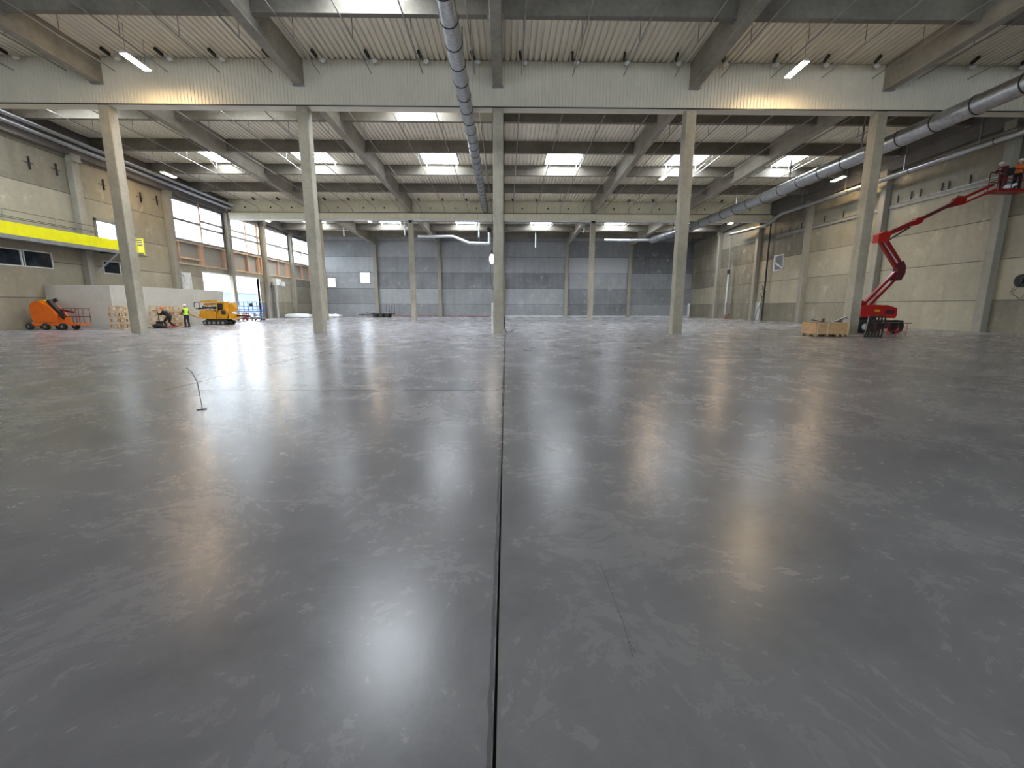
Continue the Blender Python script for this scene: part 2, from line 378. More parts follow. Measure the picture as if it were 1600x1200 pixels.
def office_window(i, y0, y1, z0, z1, vb):
    o = MB(); w = .07
    for a, b, c, d in [(y0, y1, z0, z0 + w), (y0, y1, z1 - w, z1), (y0, y0 + w, z0, z1), (y1 - w, y1, z0, z1)] + [(v - .05, v + .05, z0, z1) for v in vb] + [(v + .16, v + .2, z0, z1) for v in vb]:
        o.box(XL - .06, a, c, XL + .03, b, d)
    root = struct(o.build('window_%d' % i, 'white_paint')); ed = [y0] + vb + [y1]
    for a, b in zip(ed, ed[1:]):
        g = MB(); g.box(XL - .05, a, z0, XL - .03, b, z1); g.build('pane', 'dark_glass', root)
    g = MB(); g.box(XL - .29, y0, z0, XL - .25, y1, z1); g.build('dark_room_sheet', 'black', root)  # black sheet stands for the dark room behind the panes
office_window(8, 26.0, 33.5, 4.3, 5.45, [28.6, 31.4])
office_window(9, 37.55, 40.6, 4.3, 5.35, [39.2])
# small boarded window of the right wall
m = MB(); y0, y1, z0, z1 = 52.1, 54.0, 5.95, 7.8
for q in [(y0, y1, z0, z0 + .12), (y0, y1, z1 - .12, z1), (y0, y0 + .08, z0, z1), (y1 - .08, y1, z0, z1)]: m.box(XR - .06, q[0], q[2], XR + .2, q[1], q[3])
wr_ = struct(m.build('window_10', 'white_paint'))
m = MB(); m.box(XR + .12, y0, z0, XR + .16, y1, z1)
for k in range(9): m.box(XR + .09, y0 + .1 + k * .2, z0, XR + .12, y0 + .18 + k * .2, z1)
m.build('profiled_sheet', 'galv', wr_)
m = MB(); m.bar((XR + .03, y1 - .1, z0 + 1.05), (XR + .03, y0 + .1, z0 + .2), .09, .16); m.build('brace', 'white_paint', wr_)
# gate opening lining and outside
m = MB(); y0, y1 = 49.6, 60.6
m.box(XL - .32, y0 - .12, 0, XL + .04, y0, 5.3); m.box(XL - .32, y1, 0, XL + .04, y1 + .12, 5.3); m.box(XL - .32, y0 - .12, 5.3, XL + .04, y1 + .12, 5.42)
struct(m.build('door_1', 'flashing'))
m = MB(); m.box(-150, -40, -.35, XL - .3, 190, -.05); g_ = struct(m.build('ground', 'outdoor_ground'))
t = thing('warehouse', 'pale blue building seen outside through the open gate', 'building', (-70, 112, -.05))
m = MB(t); m.box(-82, 98, -.05, -70, 128, 5.2); m.build('wall', 'building_blue', t)
m = MB(t); m.box(-82.3, 97.7, 5.2, -69.7, 128.3, 5.6); m.build('roof', 'flashing', t)
m = MB(t); m.box(-70.1, 108, -.05, -69.9, 112, 3.6); m.build('door', 'galv_pale', t)
# daylight portals in the openings
def portal(name, loc, rot, sx, sy):
    d = bpy.data.lights.new(name, 'AREA'); d.shape = 'RECTANGLE'; d.size = sx; d.size_y = sy; d.cycles.is_portal = True
    o = bpy.data.objects.new(name, d); COL.objects.link(o); o.location = loc; o.rotation_euler = rot
for k, (a, b) in enumerate(RIB): portal('daylight_portal', (XL - .35, (a + b) / 2, (ZW0 + ZW1) / 2), (0, R(-90), 0), ZW1 - ZW0, b - a)
portal('daylight_portal', (XL - .35, 55.1, 2.65), (0, R(-90), 0), 5.3, 11)
for a, b in REAR_FILL: portal('daylight_portal', ((a + b) / 2, YB - .35, 9.2), (R(90), 0, 0), b - a, 6.4)

# timber lining panels under the strip glazing
BAYN = ['beside the high gate pilaster', 'just past the second cross girder', 'third along the left wall', 'last before the far wall']
for i, (a, b) in enumerate(RIB):
    t = thing('timber_infill', 'raw timber stud frame with board below the high windows, ' + BAYN[i], 'timber framing', (XL, (a + b) / 2, 6.0), group='timber frames under the high windows')
    m = MB(t); m.box(XL - .28, a, 6.0, XL - .22, b, 8.12); m.build('board', 'board_grey', t)
    for z in (5.92, 8.12): m = MB(t); m.box(XL - .2, a, z, XL + .1, b, z + .14); m.build('rail', 'timber_pale', t)
    ys = [a + .35, (a + b) / 2 - .35, (a + b) / 2, b - .25] if i == 0 else [(a + b) / 2, b - .95, b - .2]
    for k, y in enumerate(ys): m = MB(t); m.box(XL - .2, y - .09, 6.06, XL + .1, y + (.16 if k % 2 else .09), 8.12); m.build('stud', 'timber_pink', t)
    if i == 0: m = MB(t); m.box(XL - .2, a + .35, 6.5, XL + .05, a + 3.6, 6.66); m.build('rail', 'timber_pale', t)
    if i == 0: m = MB(t); m.box(XL, (a + b) / 2 - .07, 12.4, XL + .1, (a + b) / 2 + .07, 13.6); m.build('stud', 'timber_pink', t); m = MB(t); m.box(XL, b - .5, 12.4, XL + .08, b - .1, 13.6); m.build('stud', 'red_paint', t)
    if i == 1: m = MB(t); m.box(XL - .1, b - .9, ZW0, XL + .06, b - .5, ZW1); m.build('stud', 'timber_pink', t)

# ------------------------------------------------------------------ roof deck with rooflights
SKYL = []   # x centre, far y
for y in (21.5, 31.75): SKYL.append((-5.85, y))
SKYL += [(-27.8, 31.0), (-16.85, 30.7)]
for k in range(-2, 2): SKYL.append((-5.85 + 10.97 * (k + 1), 42.7))
SKYL += [(-25.4, 42.72), (25.3, 42.72)]
WID = {42.72: 1.9}
for k in range(-3, 3): SKYL.append((-5.85 + 10.97 * (k + 1), 67.3))
LEN = {31.0: 3.4, 30.7: 3.1}
SW, SLN = 3.2, 4.3
m = MB(); P = .32; ncell = int((XR - XL + .6) / P) + 1; x = XL - .3
for c in range(ncell):
    xc = x + c * P; xm = xc + P / 2
    cuts = sorted((y - LEN.get(y, SLN), y) for sx, y in SKYL if abs(xm - sx) < WID.get(y, SW) / 2)
    ys = []; cur = YB - .3
    for a, b in cuts: ys.append((cur, a)); cur = b
    ys.append((cur, D3 + .3))
    prof = [(0, 0), (.19, 0), (.215, .15), (.295, .15), (.32, 0)]
    for a, b in ys:
        vs = [(xc + px, a, deck(a) + pz) for px, pz in prof] + [(xc + px, b, deck(b) + pz) for px, pz in prof]
        m.add(vs, [(i, i + 1, 6 + i, 5 + i) for i in range(4)])
ceil_ = struct(m.build('ceiling', 'deck_white'))
m = MB(); 
# roof build-up above the deck closes the hall around the rooflights
ys_all = sorted({YB - .3, D3 + .3, *[y for _, y in SKYL], *[y - LEN.get(y, SLN) for _, y in SKYL]})
for a, b in zip(ys_all, ys_all[1:]):
    xs = [XL - .3, XR + .3]
    cut = sorted((sx - WID.get(y, SW) / 2, sx + WID.get(y, SW) / 2) for sx, y in SKYL if y - LEN.get(y, SLN) <= a + 1e-6 and b <= y + 1e-6)
    cur = xs[0]; segs = []
    for p, q in cut: segs.append((cur, p)); cur = q
    segs.append((cur, xs[1]))
    for p, q in segs: m.hexa([(p, a, deck(a) + .16), (q, a, deck(a) + .16), (q, b, deck(b) + .16), (p, b, deck(b) + .16)], [(p, a, deck(a) + .3), (q, a, deck(a) + .3), (q, b, deck(b) + .3), (p, b, deck(b) + .3)])
m.build('roof_insulation', 'board_grey', ceil_)

BAY = {-3: 'against the left wall', -2: 'second from the left wall', -1: 'left of the centre line', 0: 'right of the centre line', 1: 'second from the right wall', 2: 'against the right wall'}
def make_skylight():
    t = thing('skylight', 'x', 'skylight', (0, 0, 0), group='rooflights in the deck')
    w, L, s = SW / 2, SLN, SL * SLN
    m = MB()
    for q in ((-w, 0, -w + .06, L), (w - .06, 0, w, L), (-w, 0, w, .06), (-w, L - .06, w, L)):
        x0, y0, x1, y1 = q; za, zb = -SL * y0, -SL * y1
        m.hexa([(x0, y0, za - .02), (x1, y0, za - .02), (x1, y1, zb - .02), (x0, y1, zb - .02)], [(x0, y0, za + .5), (x1, y0, za + .5), (x1, y1, zb + .5), (x0, y1, zb + .5)])
    m.build('curb', 'galv_pale', t)
    for a, b in ((-w + .06, 0), (0, w - .06)):
        m = MB(); m.hexa([(a, .06, .38), (b, .06, .38), (b, L - .06, .38 - s), (a, L - .06, .38 - s)], [(a, .06, .4), (b, .06, .4), (b, L - .06, .4 - s), (a, L - .06, .4 - s)]); m.build('pane', 'rooflight_daylight', t)
    m = MB(); m.bar((0, 0, .34), (0, L, .34 - s), .07, .07); m.bar((-w, L * .62, .34 - s * .6), (w, L * .62, .34 - s * .6), .07, .07); m.build('mullion', 'galv', t)
    for x0 in (-w + .25, w - .25):
        m = MB(); m.tube([(x0, L - .12, .05 - s), (x0, L - .12, -.55 - s)], .025, 6); m.tube([(x0, L - .12, -.55 - s), (x0 + .35, L - 1.3, -.2 - s)], .022, 6); m.build('opener_arm', 'flashing', t)
    return t
proto = make_skylight()
ROWN = {21.5: 'above the front purlin', 31.75: 'just behind the first cross girder', 31.0: 'just behind the first cross girder', 30.7: 'just behind the first cross girder', 42.7: 'middle roof span', 42.72: 'narrow one in the middle roof span', 67.3: 'last roof span by the far wall'}
for i, (sx, y) in enumerate(SKYL):
    o = proto if i == 0 else copy_tree(proto)
    ln = LEN.get(y, SLN); o.location = (sx, y - ln, deck(y - ln)); o.scale = (WID.get(y, SW) / SW, ln / SLN, 1); k = min(2, max(-3, math.floor((sx - CX) / B)))
    o['label'] = 'bright rectangular rooflight, %s, bay %s' % (ROWN[y], BAY[k])

# ------------------------------------------------------------------ columns
def chamfer(m, x, y, z0, z1, w, d, c=.03):
    a, b = w / 2, d / 2
    m.prism([(x - a + c, y - b), (x + a - c, y - b), (x + a, y - b + c), (x + a, y + b - c), (x + a - c, y + b), (x - a + c, y + b), (x - a, y + b - c), (x - a, y - b + c)], 'Z', z0, z1)
FR = {-2: 'behind which timber crates are stacked', -1: 'second from the left in the front row', 0: 'at the centre, in line with the floor joint', 1: 'pale, second from the right in the front row', 2: 'beside the orange-brown crate and red boom lift'}
for k in range(-2, 3):
    t = thing('concrete_column', 'tall square concrete column, front row, ' + FR[k], 'column', (colx(k), D1 + .3, 0), kind='thing')
    m = MB(); chamfer(m, 0, 0, 0, 12.66, .6, .6); m.build('shaft', 'column_concrete', t)
    if k in (0, 1):
        m = MB(); m.tube([(.33, -.12, 12.3), (.33, -.12, .9), (.33, -.1, .25)], .02, 6); m.build('cable_conduit', 'black', t)
BK = {-2: 'hidden mostly behind the second front column', -1: 'standing left of the centre column', 0: 'straight behind the centre column', 1: 'standing right of the centre column', 2: 'beside the fourth front column'}
for k in range(-2, 3):
    t = thing('concrete_column', 'slim looking concrete column of the back row, ' + BK[k], 'column', (colx(k), D2 + .45, 0), kind='thing')
    m = MB(); chamfer(m, 0, 0, 0, 11.8, .58, .6); m.build('shaft', 'column_concrete', t)
    m = MB(); m.tube([(0, -.34, 11.72), (0, -.28, 11.72)], .22, 14); m.build('bearing_plate', 'black', t)

# ------------------------------------------------------------------ beams (lengthwise), purlins (crosswise)
def make_beam(y0, y1, label):
    t = thing('concrete_beam', label, 'beam', (0, y0, 0), kind='thing'); t['group'] = 'lengthwise roof beams'
    m = MB(); h = .26
    def bz(y): return deck(y) - 1.36
    L = y1 - y0; z0, z1 = bz(y0), bz(y1); e0, e1 = deck(y0) - .01, deck(y1) - .01
    m.add([(-h + .03, 0, z0), (h - .03, 0, z0), (h, 0, z0 + .04), (h, 0, e0), (-h, 0, e0), (-h, 0, z0 + .04),
           (-h + .03, L, z1), (h - .03, L, z1), (h, L, z1 + .04), (h, L, e1), (-h, L, e1), (-h, L, z1 + .04)],
          [(5, 4, 3, 2, 1, 0), (6, 7, 8, 9, 10, 11)] + [(i, (i + 1) % 6, 6 + (i + 1) % 6, 6 + i) for i in range(6)])
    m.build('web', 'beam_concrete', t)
    for y in (0.15, L - .15):
        m = MB(); m.box(-.3, y - .12, (z0 if y < 1 else z1) - .04, .3, y + .12, (z0 if y < 1 else z1)); m.build('bearing_pad', 'steel_grey', t)
    return t
LINE = {-2: 'on the far left column line', -1: 'on the second column line from the left', 0: 'on the centre column line', 1: 'on the second column line from the right', 2: 'on the far right column line'}
SPAN = [('near roof span', YB, D1 - .02), ('middle roof span', D1 + .64, D2 + .3), ('far roof span', D2 + 1.1, D3 - .02)]
for sn, a, b in SPAN:
    p = None
    for k in range(-2, 3):
        lab = 'long concrete roof beam, %s, %s' % (sn, LINE[k])
        if p is None: p = make_beam(a, b, lab); o = p
        else: o = copy_tree(p, label=lab)
        o.location = (colx(k), a, 0)
# wall-side edge beams
for sd, x0, x1, mt in (('left', XL, XL + .5, 'edge_concrete'), ('right', XR - .5, XR, 'edge_concrete')):
    for sn, a, b in SPAN:
        t = thing('concrete_edge_beam', 'dark concrete edge beam along the top of the %s wall, %s' % (sd, sn), 'beam', ((x0 + x1) / 2, a, 0), kind='thing')
        m = MB(t); dz0 = 1.95 if sn[0] != 'f' else 1.2
        m.hexa([(x0, a, deck(a) - dz0), (x1, a, deck(a) - dz0), (x1, b, deck(b) - dz0 + .25), (x0, b, deck(b) - dz0 + .25)], [(x0, a, deck(a) - .02), (x1, a, deck(a) - .02), (x1, b, deck(b) - .02), (x0, b, deck(b) - .02)])
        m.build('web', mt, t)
        m = MB(t); m.hexa([(x0 if sd == 'left' else x0 - .1, a, deck(a) - 1.0), (x1 + (.1 if sd == 'left' else 0), a, deck(a) - 1.0), (x1 + (.1 if sd == 'left' else 0), b, deck(b) - 1.0), (x0 if sd == 'left' else x0 - .1, b, deck(b) - 1.0)],
                          [(x0 if sd == 'left' else x0 - .1, a, deck(a) - .9), (x1 + (.1 if sd == 'left' else 0), a, deck(a) - .9), (x1 + (.1 if sd == 'left' else 0), b, deck(b) - .9), (x0 if sd == 'left' else x0 - .1, b, deck(b) - .9)]); m.build('ledge', mt, t)
PUR = [(21.85, 'near roof span'), (32.2, 'first row behind the front girder'), (37.65, 'second row behind the front girder'), (43.1, 'third row behind the front girder'), (48.55, 'fourth row behind the front girder'), (62.2, 'first row of the far span'), (67.65, 'second row of the far span'), (73.1, 'third row of the far span')]
p = None
for y, rn in PUR:
    for k in range(-3, 3):
        x0 = colx(k) + .26 if k > -3 else XL + .5; x1 = colx(k + 1) - .26 if k < 2 else XR - .5
        if p is None:
            p = thing('concrete_purlin', 'x', 'beam', kind='thing'); p['group'] = 'cross purlins under the deck'
            m = MB(); L = (B - .52) / 2
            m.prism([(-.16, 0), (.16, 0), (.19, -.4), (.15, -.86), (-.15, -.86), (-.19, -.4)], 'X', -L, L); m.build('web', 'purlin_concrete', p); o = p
            for q in (-L + .06, L - .06):
                m = MB(); m.box(q - .06, -.2, -.92, q + .06, .2, -.86); m.build('seat_cleat', 'steel_grey', p)
        else: o = copy_tree(p)
        o.location = ((x0 + x1) / 2, y, deck(y) - .01); o.scale = ((x1 - x0) / (B - .52), 1, 1)
        o['label'] = 'dark concrete cross purlin, %s, bay %s' % (rn, BAY[k])

# ------------------------------------------------------------------ ribbed cross girders
def ribs(m, x0, x1, y, z0, z1, pitch, d, sgn=-1):
    n = int((x1 - x0) / pitch); vs = []; fs = []
    for i in range(n):
        a = x0 + i * pitch
        for px, py in ((0, 0), (.55 * pitch, 0), (.65 * pitch, d), (.9 * pitch, d)): vs += [(a + px, y + sgn * -py, z0), (a + px, y + sgn * -py, z1)]
    for i in range(len(vs) // 2 - 1): fs.append((2 * i, 2 * i + 2, 2 * i + 3, 2 * i + 1))
    m.add(vs, fs)
t = thing('cross_girder', 'deep cross girder clad in pale ribbed sheet, carried by the front columns', 'girder', (0, D1, 12.66), kind='thing')
m = MB(t); ribs(m, XL, XR, D1 - .05, 12.66, deck(D1) - .02, .19, .03); m.build('ribbed_cladding', 'rib_white', t)
m = MB(t); m.box(XL, D1, 12.7, XR, D1 + .6, deck(D1 + .6) - .02); m.build('girder_core', 'beam_concrete', t)
m = MB(t); m.box(XL, D1 - .07, 12.62, XR, D1 - .03, 12.67); m.build('bottom_flashing', 'dark_steel', t)
m = MB(t); m.box(XL, D1 - .029, 12.635, XR, D1 + .66, 12.66); m.build('soffit_sheet', 'rib_white', t)
m = MB(t); ribs(m, XL, XR, D1 + .65, 12.66, deck(D1) - .04, .19, .03, 1); m.build('rear_cladding', 'rib_white', t)
t = thing('cross_girder', 'far cross girder with cream ribbed sheet and a projecting lower strip', 'girder', (0, D2, 11.8), kind='thing')
m = MB(t); ribs(m, XL, XR, D2 + .5, 12.6, deck(D2) - .02, .26, .03); m.build('upper_cladding', 'rib_cream', t)
m = MB(t); m.box(XL, D2 + .55, 11.86, XR, D2 + 1.1, deck(D2 + 1.1) - .02); m.build('girder_core', 'beam_concrete', t)
m = MB(t); ribs(m, XL, XR, D2 - .02, 11.84, 12.58, .26, .03); m.build('lower_cladding', 'rib_cream', t)
m = MB(t); m.box(XL, D2, 11.8, XR, D2 + .9, 11.86); m.box(XL, D2 - .04, 11.8, XR, D2, 11.85); m.build('bottom_flashing', 'flashing', t)
m = MB(t); m.box(XL, D2 - .02, 12.57, XR, D2 + .5, 12.6); m.build('ledge', 'rib_cream', t)
m = MB(t); m.box(XL, D2 - .06, 12.56, XR, D2 - .021, 12.63); m.build('gap_line_strip', 'dark_steel', t)  # dark strip drawing the gap line under the upper cladding
m = MB(t)
for k in range(23): x = -31.0 + k * 2.75 + (.3 if k % 2 else 0); m.tube([(x, D2 + .42, 13.25), (x, D2 + .5, 13.25)], .09, 8)
m.build('socket_holes', 'black', t)

# ------------------------------------------------------------------ pilasters on the walls
def pilaster(side, y, z1, label, z0=0.0, w=.6, d=.5, cap=True):
    x = XL + d / 2 if side == 'left' else XR - d / 2
    t = thing('concrete_pilaster', label, 'pilaster', (x, y, 0), kind='thing')
    m = MB(); chamfer(m, 0, 0, z0, z1, d, w); m.build('shaft', 'pilaster_concrete', t)
    if cap: m = MB(); q = .14 if side == 'left' else -.14; m.box(-d / 2 + q, -w / 2 - .05, z1 - .3, d / 2 + q, w / 2 + .05, z1 + .25); m.build('corbel', 'pilaster_concrete', t)
LPN = ['between the two dark office windows', 'just before the high strip windows', 'standing in the middle of the open gate', 'right after the open gate', 'third behind the far girder']
for y, nme in zip(PY, LPN): pilaster('left', y, deck(y) - 2.0 if y < 50 else deck(y) - 1.2, 'concrete pilaster on the left wall, ' + nme)
RPN = ['behind the platform of the boom lift', 'partly hidden behind the boom lift arm', 'near the small boarded window', 'beside the grey door', 'last one in the dark corner bay']
for y, nme in zip([29.4, 38.7, 48.0, 57.3, 67.6], RPN): pilaster('right', y, deck(y) - 1.9 if y < 50 else deck(y) - 1.2, 'concrete pilaster on the right wall, ' + nme)
FPN = {-2: 'first from the left corner', -1: 'behind the hanging silver duct', 0: 'hidden behind the centre column', 1: 'third visible from the left', 2: 'closest to the right corner'}
for k in range(-2, 3):
    t = thing('concrete_pilaster', 'concrete pilaster on the far wall, ' + FPN[k], 'pilaster', (colx(k), D3 - .25, 0), kind='thing')
    m = MB(); chamfer(m, 0, 0, 0, deck(D3) - 1.3, .6, .5); m.build('shaft', 'pilaster_concrete', t)
    m = MB(); m.box(-.35, -.3, deck(D3) - 1.75, .35, .25, deck(D3) - 1.36); m.build('corbel', 'pilaster_concrete', t)

# ------------------------------------------------------------------ thin pipes under the deck
OFF = (1.31, 4.11, 6.9, 9.72); ORD = ('first', 'second', 'third', 'fourth')
PD = .92
def make_pipe(y0, y1, hang, drop):
    t = thing('sprinkler_pipe', 'x', 'pipe', group='thin pipes hung under the deck')
    m = MB(); za, zb = deck(y0) - PD, deck(y1) - PD
    pts = [(0, 0, za), (0, y1 - y0, zb)]
    if drop: pts += [(.05, y1 - y0 + .35, zb - .25), (.05, y1 - y0 + .42, zb - .75)]
    m.tube(pts, .034, 6); m.build('run', 'pipe_grey', t)
    for y in hang:
        m = MB(); m.tube([(0, y - y0, deck(y) - PD), (0, y - y0, deck(y))], .018, 5); m.build('hanger', 'steel_grey', t)
    m = MB(); yy = y1 - y0 - .22; m.ball((.2, yy + .25, deck(y1) - .28), .14, (1.2, 1, .8), 8, 6); m.build('white_cap', 'white_paint', t)
    m = MB(); m.bar((-.12, yy - .35, deck(y1) - .1), (-.05, yy + .1, deck(y1) - .2), .12, .14); m.build('clip', 'dark_steel', t)
    return t
for sn, a, b, hg, dr in (('near roof span', -3.5, 26.3, (3, 9, 15, 20.2, 23.4), False), ('middle roof span', 27.5, 54.3, (29.6, 33.9, 39.2, 44.7, 50.2), True)):
    p = None
    for k in range(-3, 3):
        for q, ofx in enumerate(OFF):
            if (k == -3 and q == 0) or (k == 2 and q == 3): continue
            if p is None: p = make_pipe(a, b, hg, dr); o = p
            else: o = copy_tree(p)
            o.location = (colx(k) + ofx, a, 0)
            o['label'] = 'thin pipe, %s, %s in the bay %s' % (sn, ORD[q], BAY[k])

# ------------------------------------------------------------------ round ducts
def duct(name, label, pts, r, step, hang, mat='galv', collar=1.07, holes=True):
    t = thing(name, label, 'duct', pts[0]); P_ = [Vector(q) for q in pts]
    m = MB(t); m.tube(P_, r, 20, False); m.build('tube', mat, t)
    L = 0; nxt = step * .5
    for a, b in zip(P_, P_[1:]):
        d = (b - a).length
        while nxt < L + d:
            q = a + (b - a) * ((nxt - L) / d); n = (b - a).normalized()
            m = MB(t); m.tube([q - n * .04, q - n * .015, q + n * .015, q + n * .04], [r * 1.005, r * collar, r * collar, r * 1.005], 20, False); m.build('seam_ring', 'dark_steel' if mat == 'galv' else mat, t)
            nxt += step
        L += d
    for y in hang:
        for a, b in zip(P_, P_[1:]):
            if a.y <= y <= b.y:
                q = a + (b - a) * ((y - a.y) / (b.y - a.y)); m = MB(t)
                m.bar((q.x - .02, y, q.z + r - .02), (q.x - .02, y, deck(y)), .09, .05); m.build('hanger', 'galv', t)
    return t
duct('round_duct', 'long silver round duct running just left of the centre column line', [(-2.08, -3.5, 12.1), (-2.1, 20, 12.13), (-2.13, 28, 12.22), (-2.42, 50, 12.86), (-2.44, 54.95, 13.02)], .34, 1.5, (6, 12, 18, 24, 30, 36, 42, 48))
duct('round_duct', 'thick shiny silver duct running along the right side under the beams', [(23.9, -3.5, 11.8), (24.1, 22, 11.85), (24.2, 29.5, 11.8), (24.1, 34, 11.78), (23.6, 41, 11.5), (22.85, 51.5, 11.3), (22.7, 54, 11.25), (22.2, 60, 11.3), (21.4, 66, 11.3)], .47, 2.2, (6, 14, 21.5, 31.5, 38.5, 46, 60))
m = MB(); m.tube([(21.3, 66.1, 11.35), (17.5, 66.3, 11.3), (14.5, 66.3, 11.35)], .16, 12); tag(m.build('branch_duct', 'galv_pale'), 'thin pale duct carrying on from the far end of the thick duct', 'duct')
t = duct('round_duct', 'slim grey duct along the right wall under the edge beam', [(31.2, -3.5, 12.1), (31.2, 27.8, 12.1), (31.2, 37.6, 12.05), (31.2, 51.3, 12.1), (30.9, 53.6, 11.2), (30.95, 62, 11.55)], .2, 6.0, (24, 30.5, 36, 42, 48))
# hanging duct in the far span
t = thing('hanging_duct', 'cranked silver duct hanging in front of the far wall', 'duct', (-2.4, 66, 12.6))
m = MB(t); m.tube([(-12.75, 66, 11.66), (-7.65, 66, 11.7), (-5.35, 66, 10.78), (-2.4, 66, 10.72)], [.18, .18, .2, .2], 14); m.build('horizontal_run', 'galv_pale', t)
m = MB(t); n_ = 15
m.tube([(-2.4, 66, 10.65 + i * .12) for i in range(n_)], [.19 if i % 2 else .15 for i in range(n_)], 14); m.build('flexible_hose', 'galv_pale', t)
m = MB(t); m.tube([(-2.4, 65.6, 12.6), (-2.4, 66.6, 12.6)], .36, 18); m.build('open_end', 'black', t)
m = MB(t); m.tube([(-3.8, 66, 10.9), (-3.8, 66, deck(66))], .03, 6); m.build('hanger', 'galv', t)
for x, z0, nm in ((-22.7, 11.4, 'close to the left end'), (-14.15, 11.5, 'beside a back column'), (-3.8, 11.3, 'beside the hanging duct'), (4.48, 10.5, 'just right of the centre column'), (11.0, 12.0, 'right of the hanging duct row')):
    y_ = 68.2 if 4 < x < 5 else 64
    t = thing('drop_pipe', 'short pale vertical pipe hanging from the far roof span, ' + nm, 'pipe', (x, y_, z0), group='pale drop pipes in the far span')
    m = MB(t); m.tube([(x, y_, z0), (x, y_, deck(y_) - .02)], .075, 10); m.build('pipe_run', 'pvc_pale', t)
    m = MB(t); m.tube([(x, y_, z0), (x, y_, z0 + .12)], .1, 10); m.build('end_collar', 'pvc_pale', t)

# cable trays along the left wall top
for xx, zz, nm in ((-32.35, 13.45, 'lower'), (-31.95, 13.78, 'upper')):
    t = thing('cable_tray', '%s galvanised cable tray running along the top of the left wall' % nm, 'cable tray', (xx, YB, zz))
    m = MB(t); a, b = YB + .1, 54.2
    def zt(y): return zz - SL * .7 * (y - D1)
    for x0, x1, h0, h1 in ((xx - .2, xx + .2, 0, .015), (xx - .2, xx - .185, 0, .1), (xx + .185, xx + .2, 0, .1)):
        m.hexa([(x0, a, zt(a) + h0), (x1, a, zt(a) + h0), (x1, b, zt(b) + h0), (x0, b, zt(b) + h0)], [(x0, a, zt(a) + h1), (x1, a, zt(a) + h1), (x1, b, zt(b) + h1), (x0, b, zt(b) + h1)])
    m.build('channel', 'galv_pale', t)
    m = MB(t); m.tube([(xx - .08, a, zt(a) + .05), (xx - .08, b, zt(b) + .05)], .035, 6); m.build('cable', 'black', t)
    for y in (8, 16, 24, 31, 40, 48):
        m = MB(t); m.bar((xx - .22, y, zt(y) - .03), (XL + .5, y, zt(y) - .03), .05, .05, (0, 1, 0)); m.build('bracket', 'galv', t)

# ------------------------------------------------------------------ luminaires
def make_lamp():
    t = thing('ceiling_luminaire', 'x', 'light', group='linear ceiling luminaires')
    m = MB(); m.prism([(-.2, 0), (.2, 0), (.16, .09), (-.16, .09)], 'Y', -.75, .75); m.build('housing', 'white_paint', t)
    for x in (-.1, .1): m = MB(); m.box(x - .06, -.72, -.025, x + .06, .72, 0); m.build('led_strip', 'led', t)
    for y in (-.6, .6): m = MB(); m.tube([(0, y, .09), (0, y, 1.42)], .01, 5); m.build('hanger_wire', 'steel_grey', t)
    return t
LMP = [(-18.4, 24.35, 'near span, upper left, in front of the first girder'), (14.85, 24.45, 'near span, upper right, in front of the first girder'), (-29.75, 41.4, 'middle span, next to the left wall trays'), (14.1, 41.2, 'middle span, left of the fourth front column'), (30.0, 41.4, 'middle span, close to the right wall'),
       (-17.6, 58.9, 'far span, right of the second front column'), (29.5, 59.1, 'far span, close to the right wall'), (-30.7, 58.9, 'far span, above the high windows')]
p = None
for x, y, nm in LMP:
    if p is None: p = make_lamp(); o = p
    else: o = copy_tree(p)
    o.location = (x, y, deck(y) - 1.5); o['label'] = 'glowing warm twin strip luminaire, ' + nm
    o.rotation_euler = (R(-1.8), 0, 0)
t = thing('pendant_bulb', 'small bright work lamp hanging on the left side of the centre column', 'light', (-.84, 27.0, 4.05))
m = MB(t); m.ball((-.84, 27.0, 4.45), .13, (1, 1, 2.3), 12, 10); m.build('bulb', 'led_bulb', t)
m = MB(t); m.tube([(-.84, 27.0, 4.7), (-.83, 27.0, 4.95)], .06, 8); m.build('socket', 'black', t)
m = MB(t); m.tube([(-.83, 27.0, 4.95), (-.8, 27.0, 5.6), (-.76, 27.0, 12.6)], .012, 5); m.build('cord', 'black', t)
m = MB(t); m.tube([(-.9, 27.0, 4.15), (-.95, 27.0, 3.6), (-.88, 27.0, 3.0), (-.76, 27.02, 2.6)], .012, 5); m.build('cord', 'black', t)
t = thing('standing_pipe', 'white pipe standing against the left foot of the centre column', 'pipe', (-.82, 27.2, 0))
m = MB(t); m.tube([(-.82, 27.2, .01), (-.82, 27.2, 1.88)], .06, 12); m.build('pipe_run', 'white_paint', t); m = MB(t); m.tube([(-.82, 27.2, .0), (-.82, 27.2, .05)], .09, 12); m.build('foot', 'white_paint', t)
m = MB(); m.tube([(-.08, 27.0, 1.0), (-.06, 26.9, .35), (.05, 27.2, .06), (.3, 28.5, .025), (.6, 32, .02), (.45, 38, .02), (.62, 39.5, .02), (.9, 38.6, .02)], .022, 7)
tag(m.build('power_cable', 'black'), 'black power cable trailing from the centre column foot across the floor', 'cable')
m = MB(); m.tube([(-4.78, 6.74, 0.002), (-4.79, 6.74, .2), (-4.80, 6.73, .44), (-4.85, 6.70, .62), (-4.92, 6.68, .68)], .006, 6); m.tube([(-4.84, 6.7, .004), (-4.74, 6.78, .004)], .01, 6)
tag(m.build('protruding_wire', 'dark_steel'), 'thin bent wire sticking up out of the bare floor', 'wire')
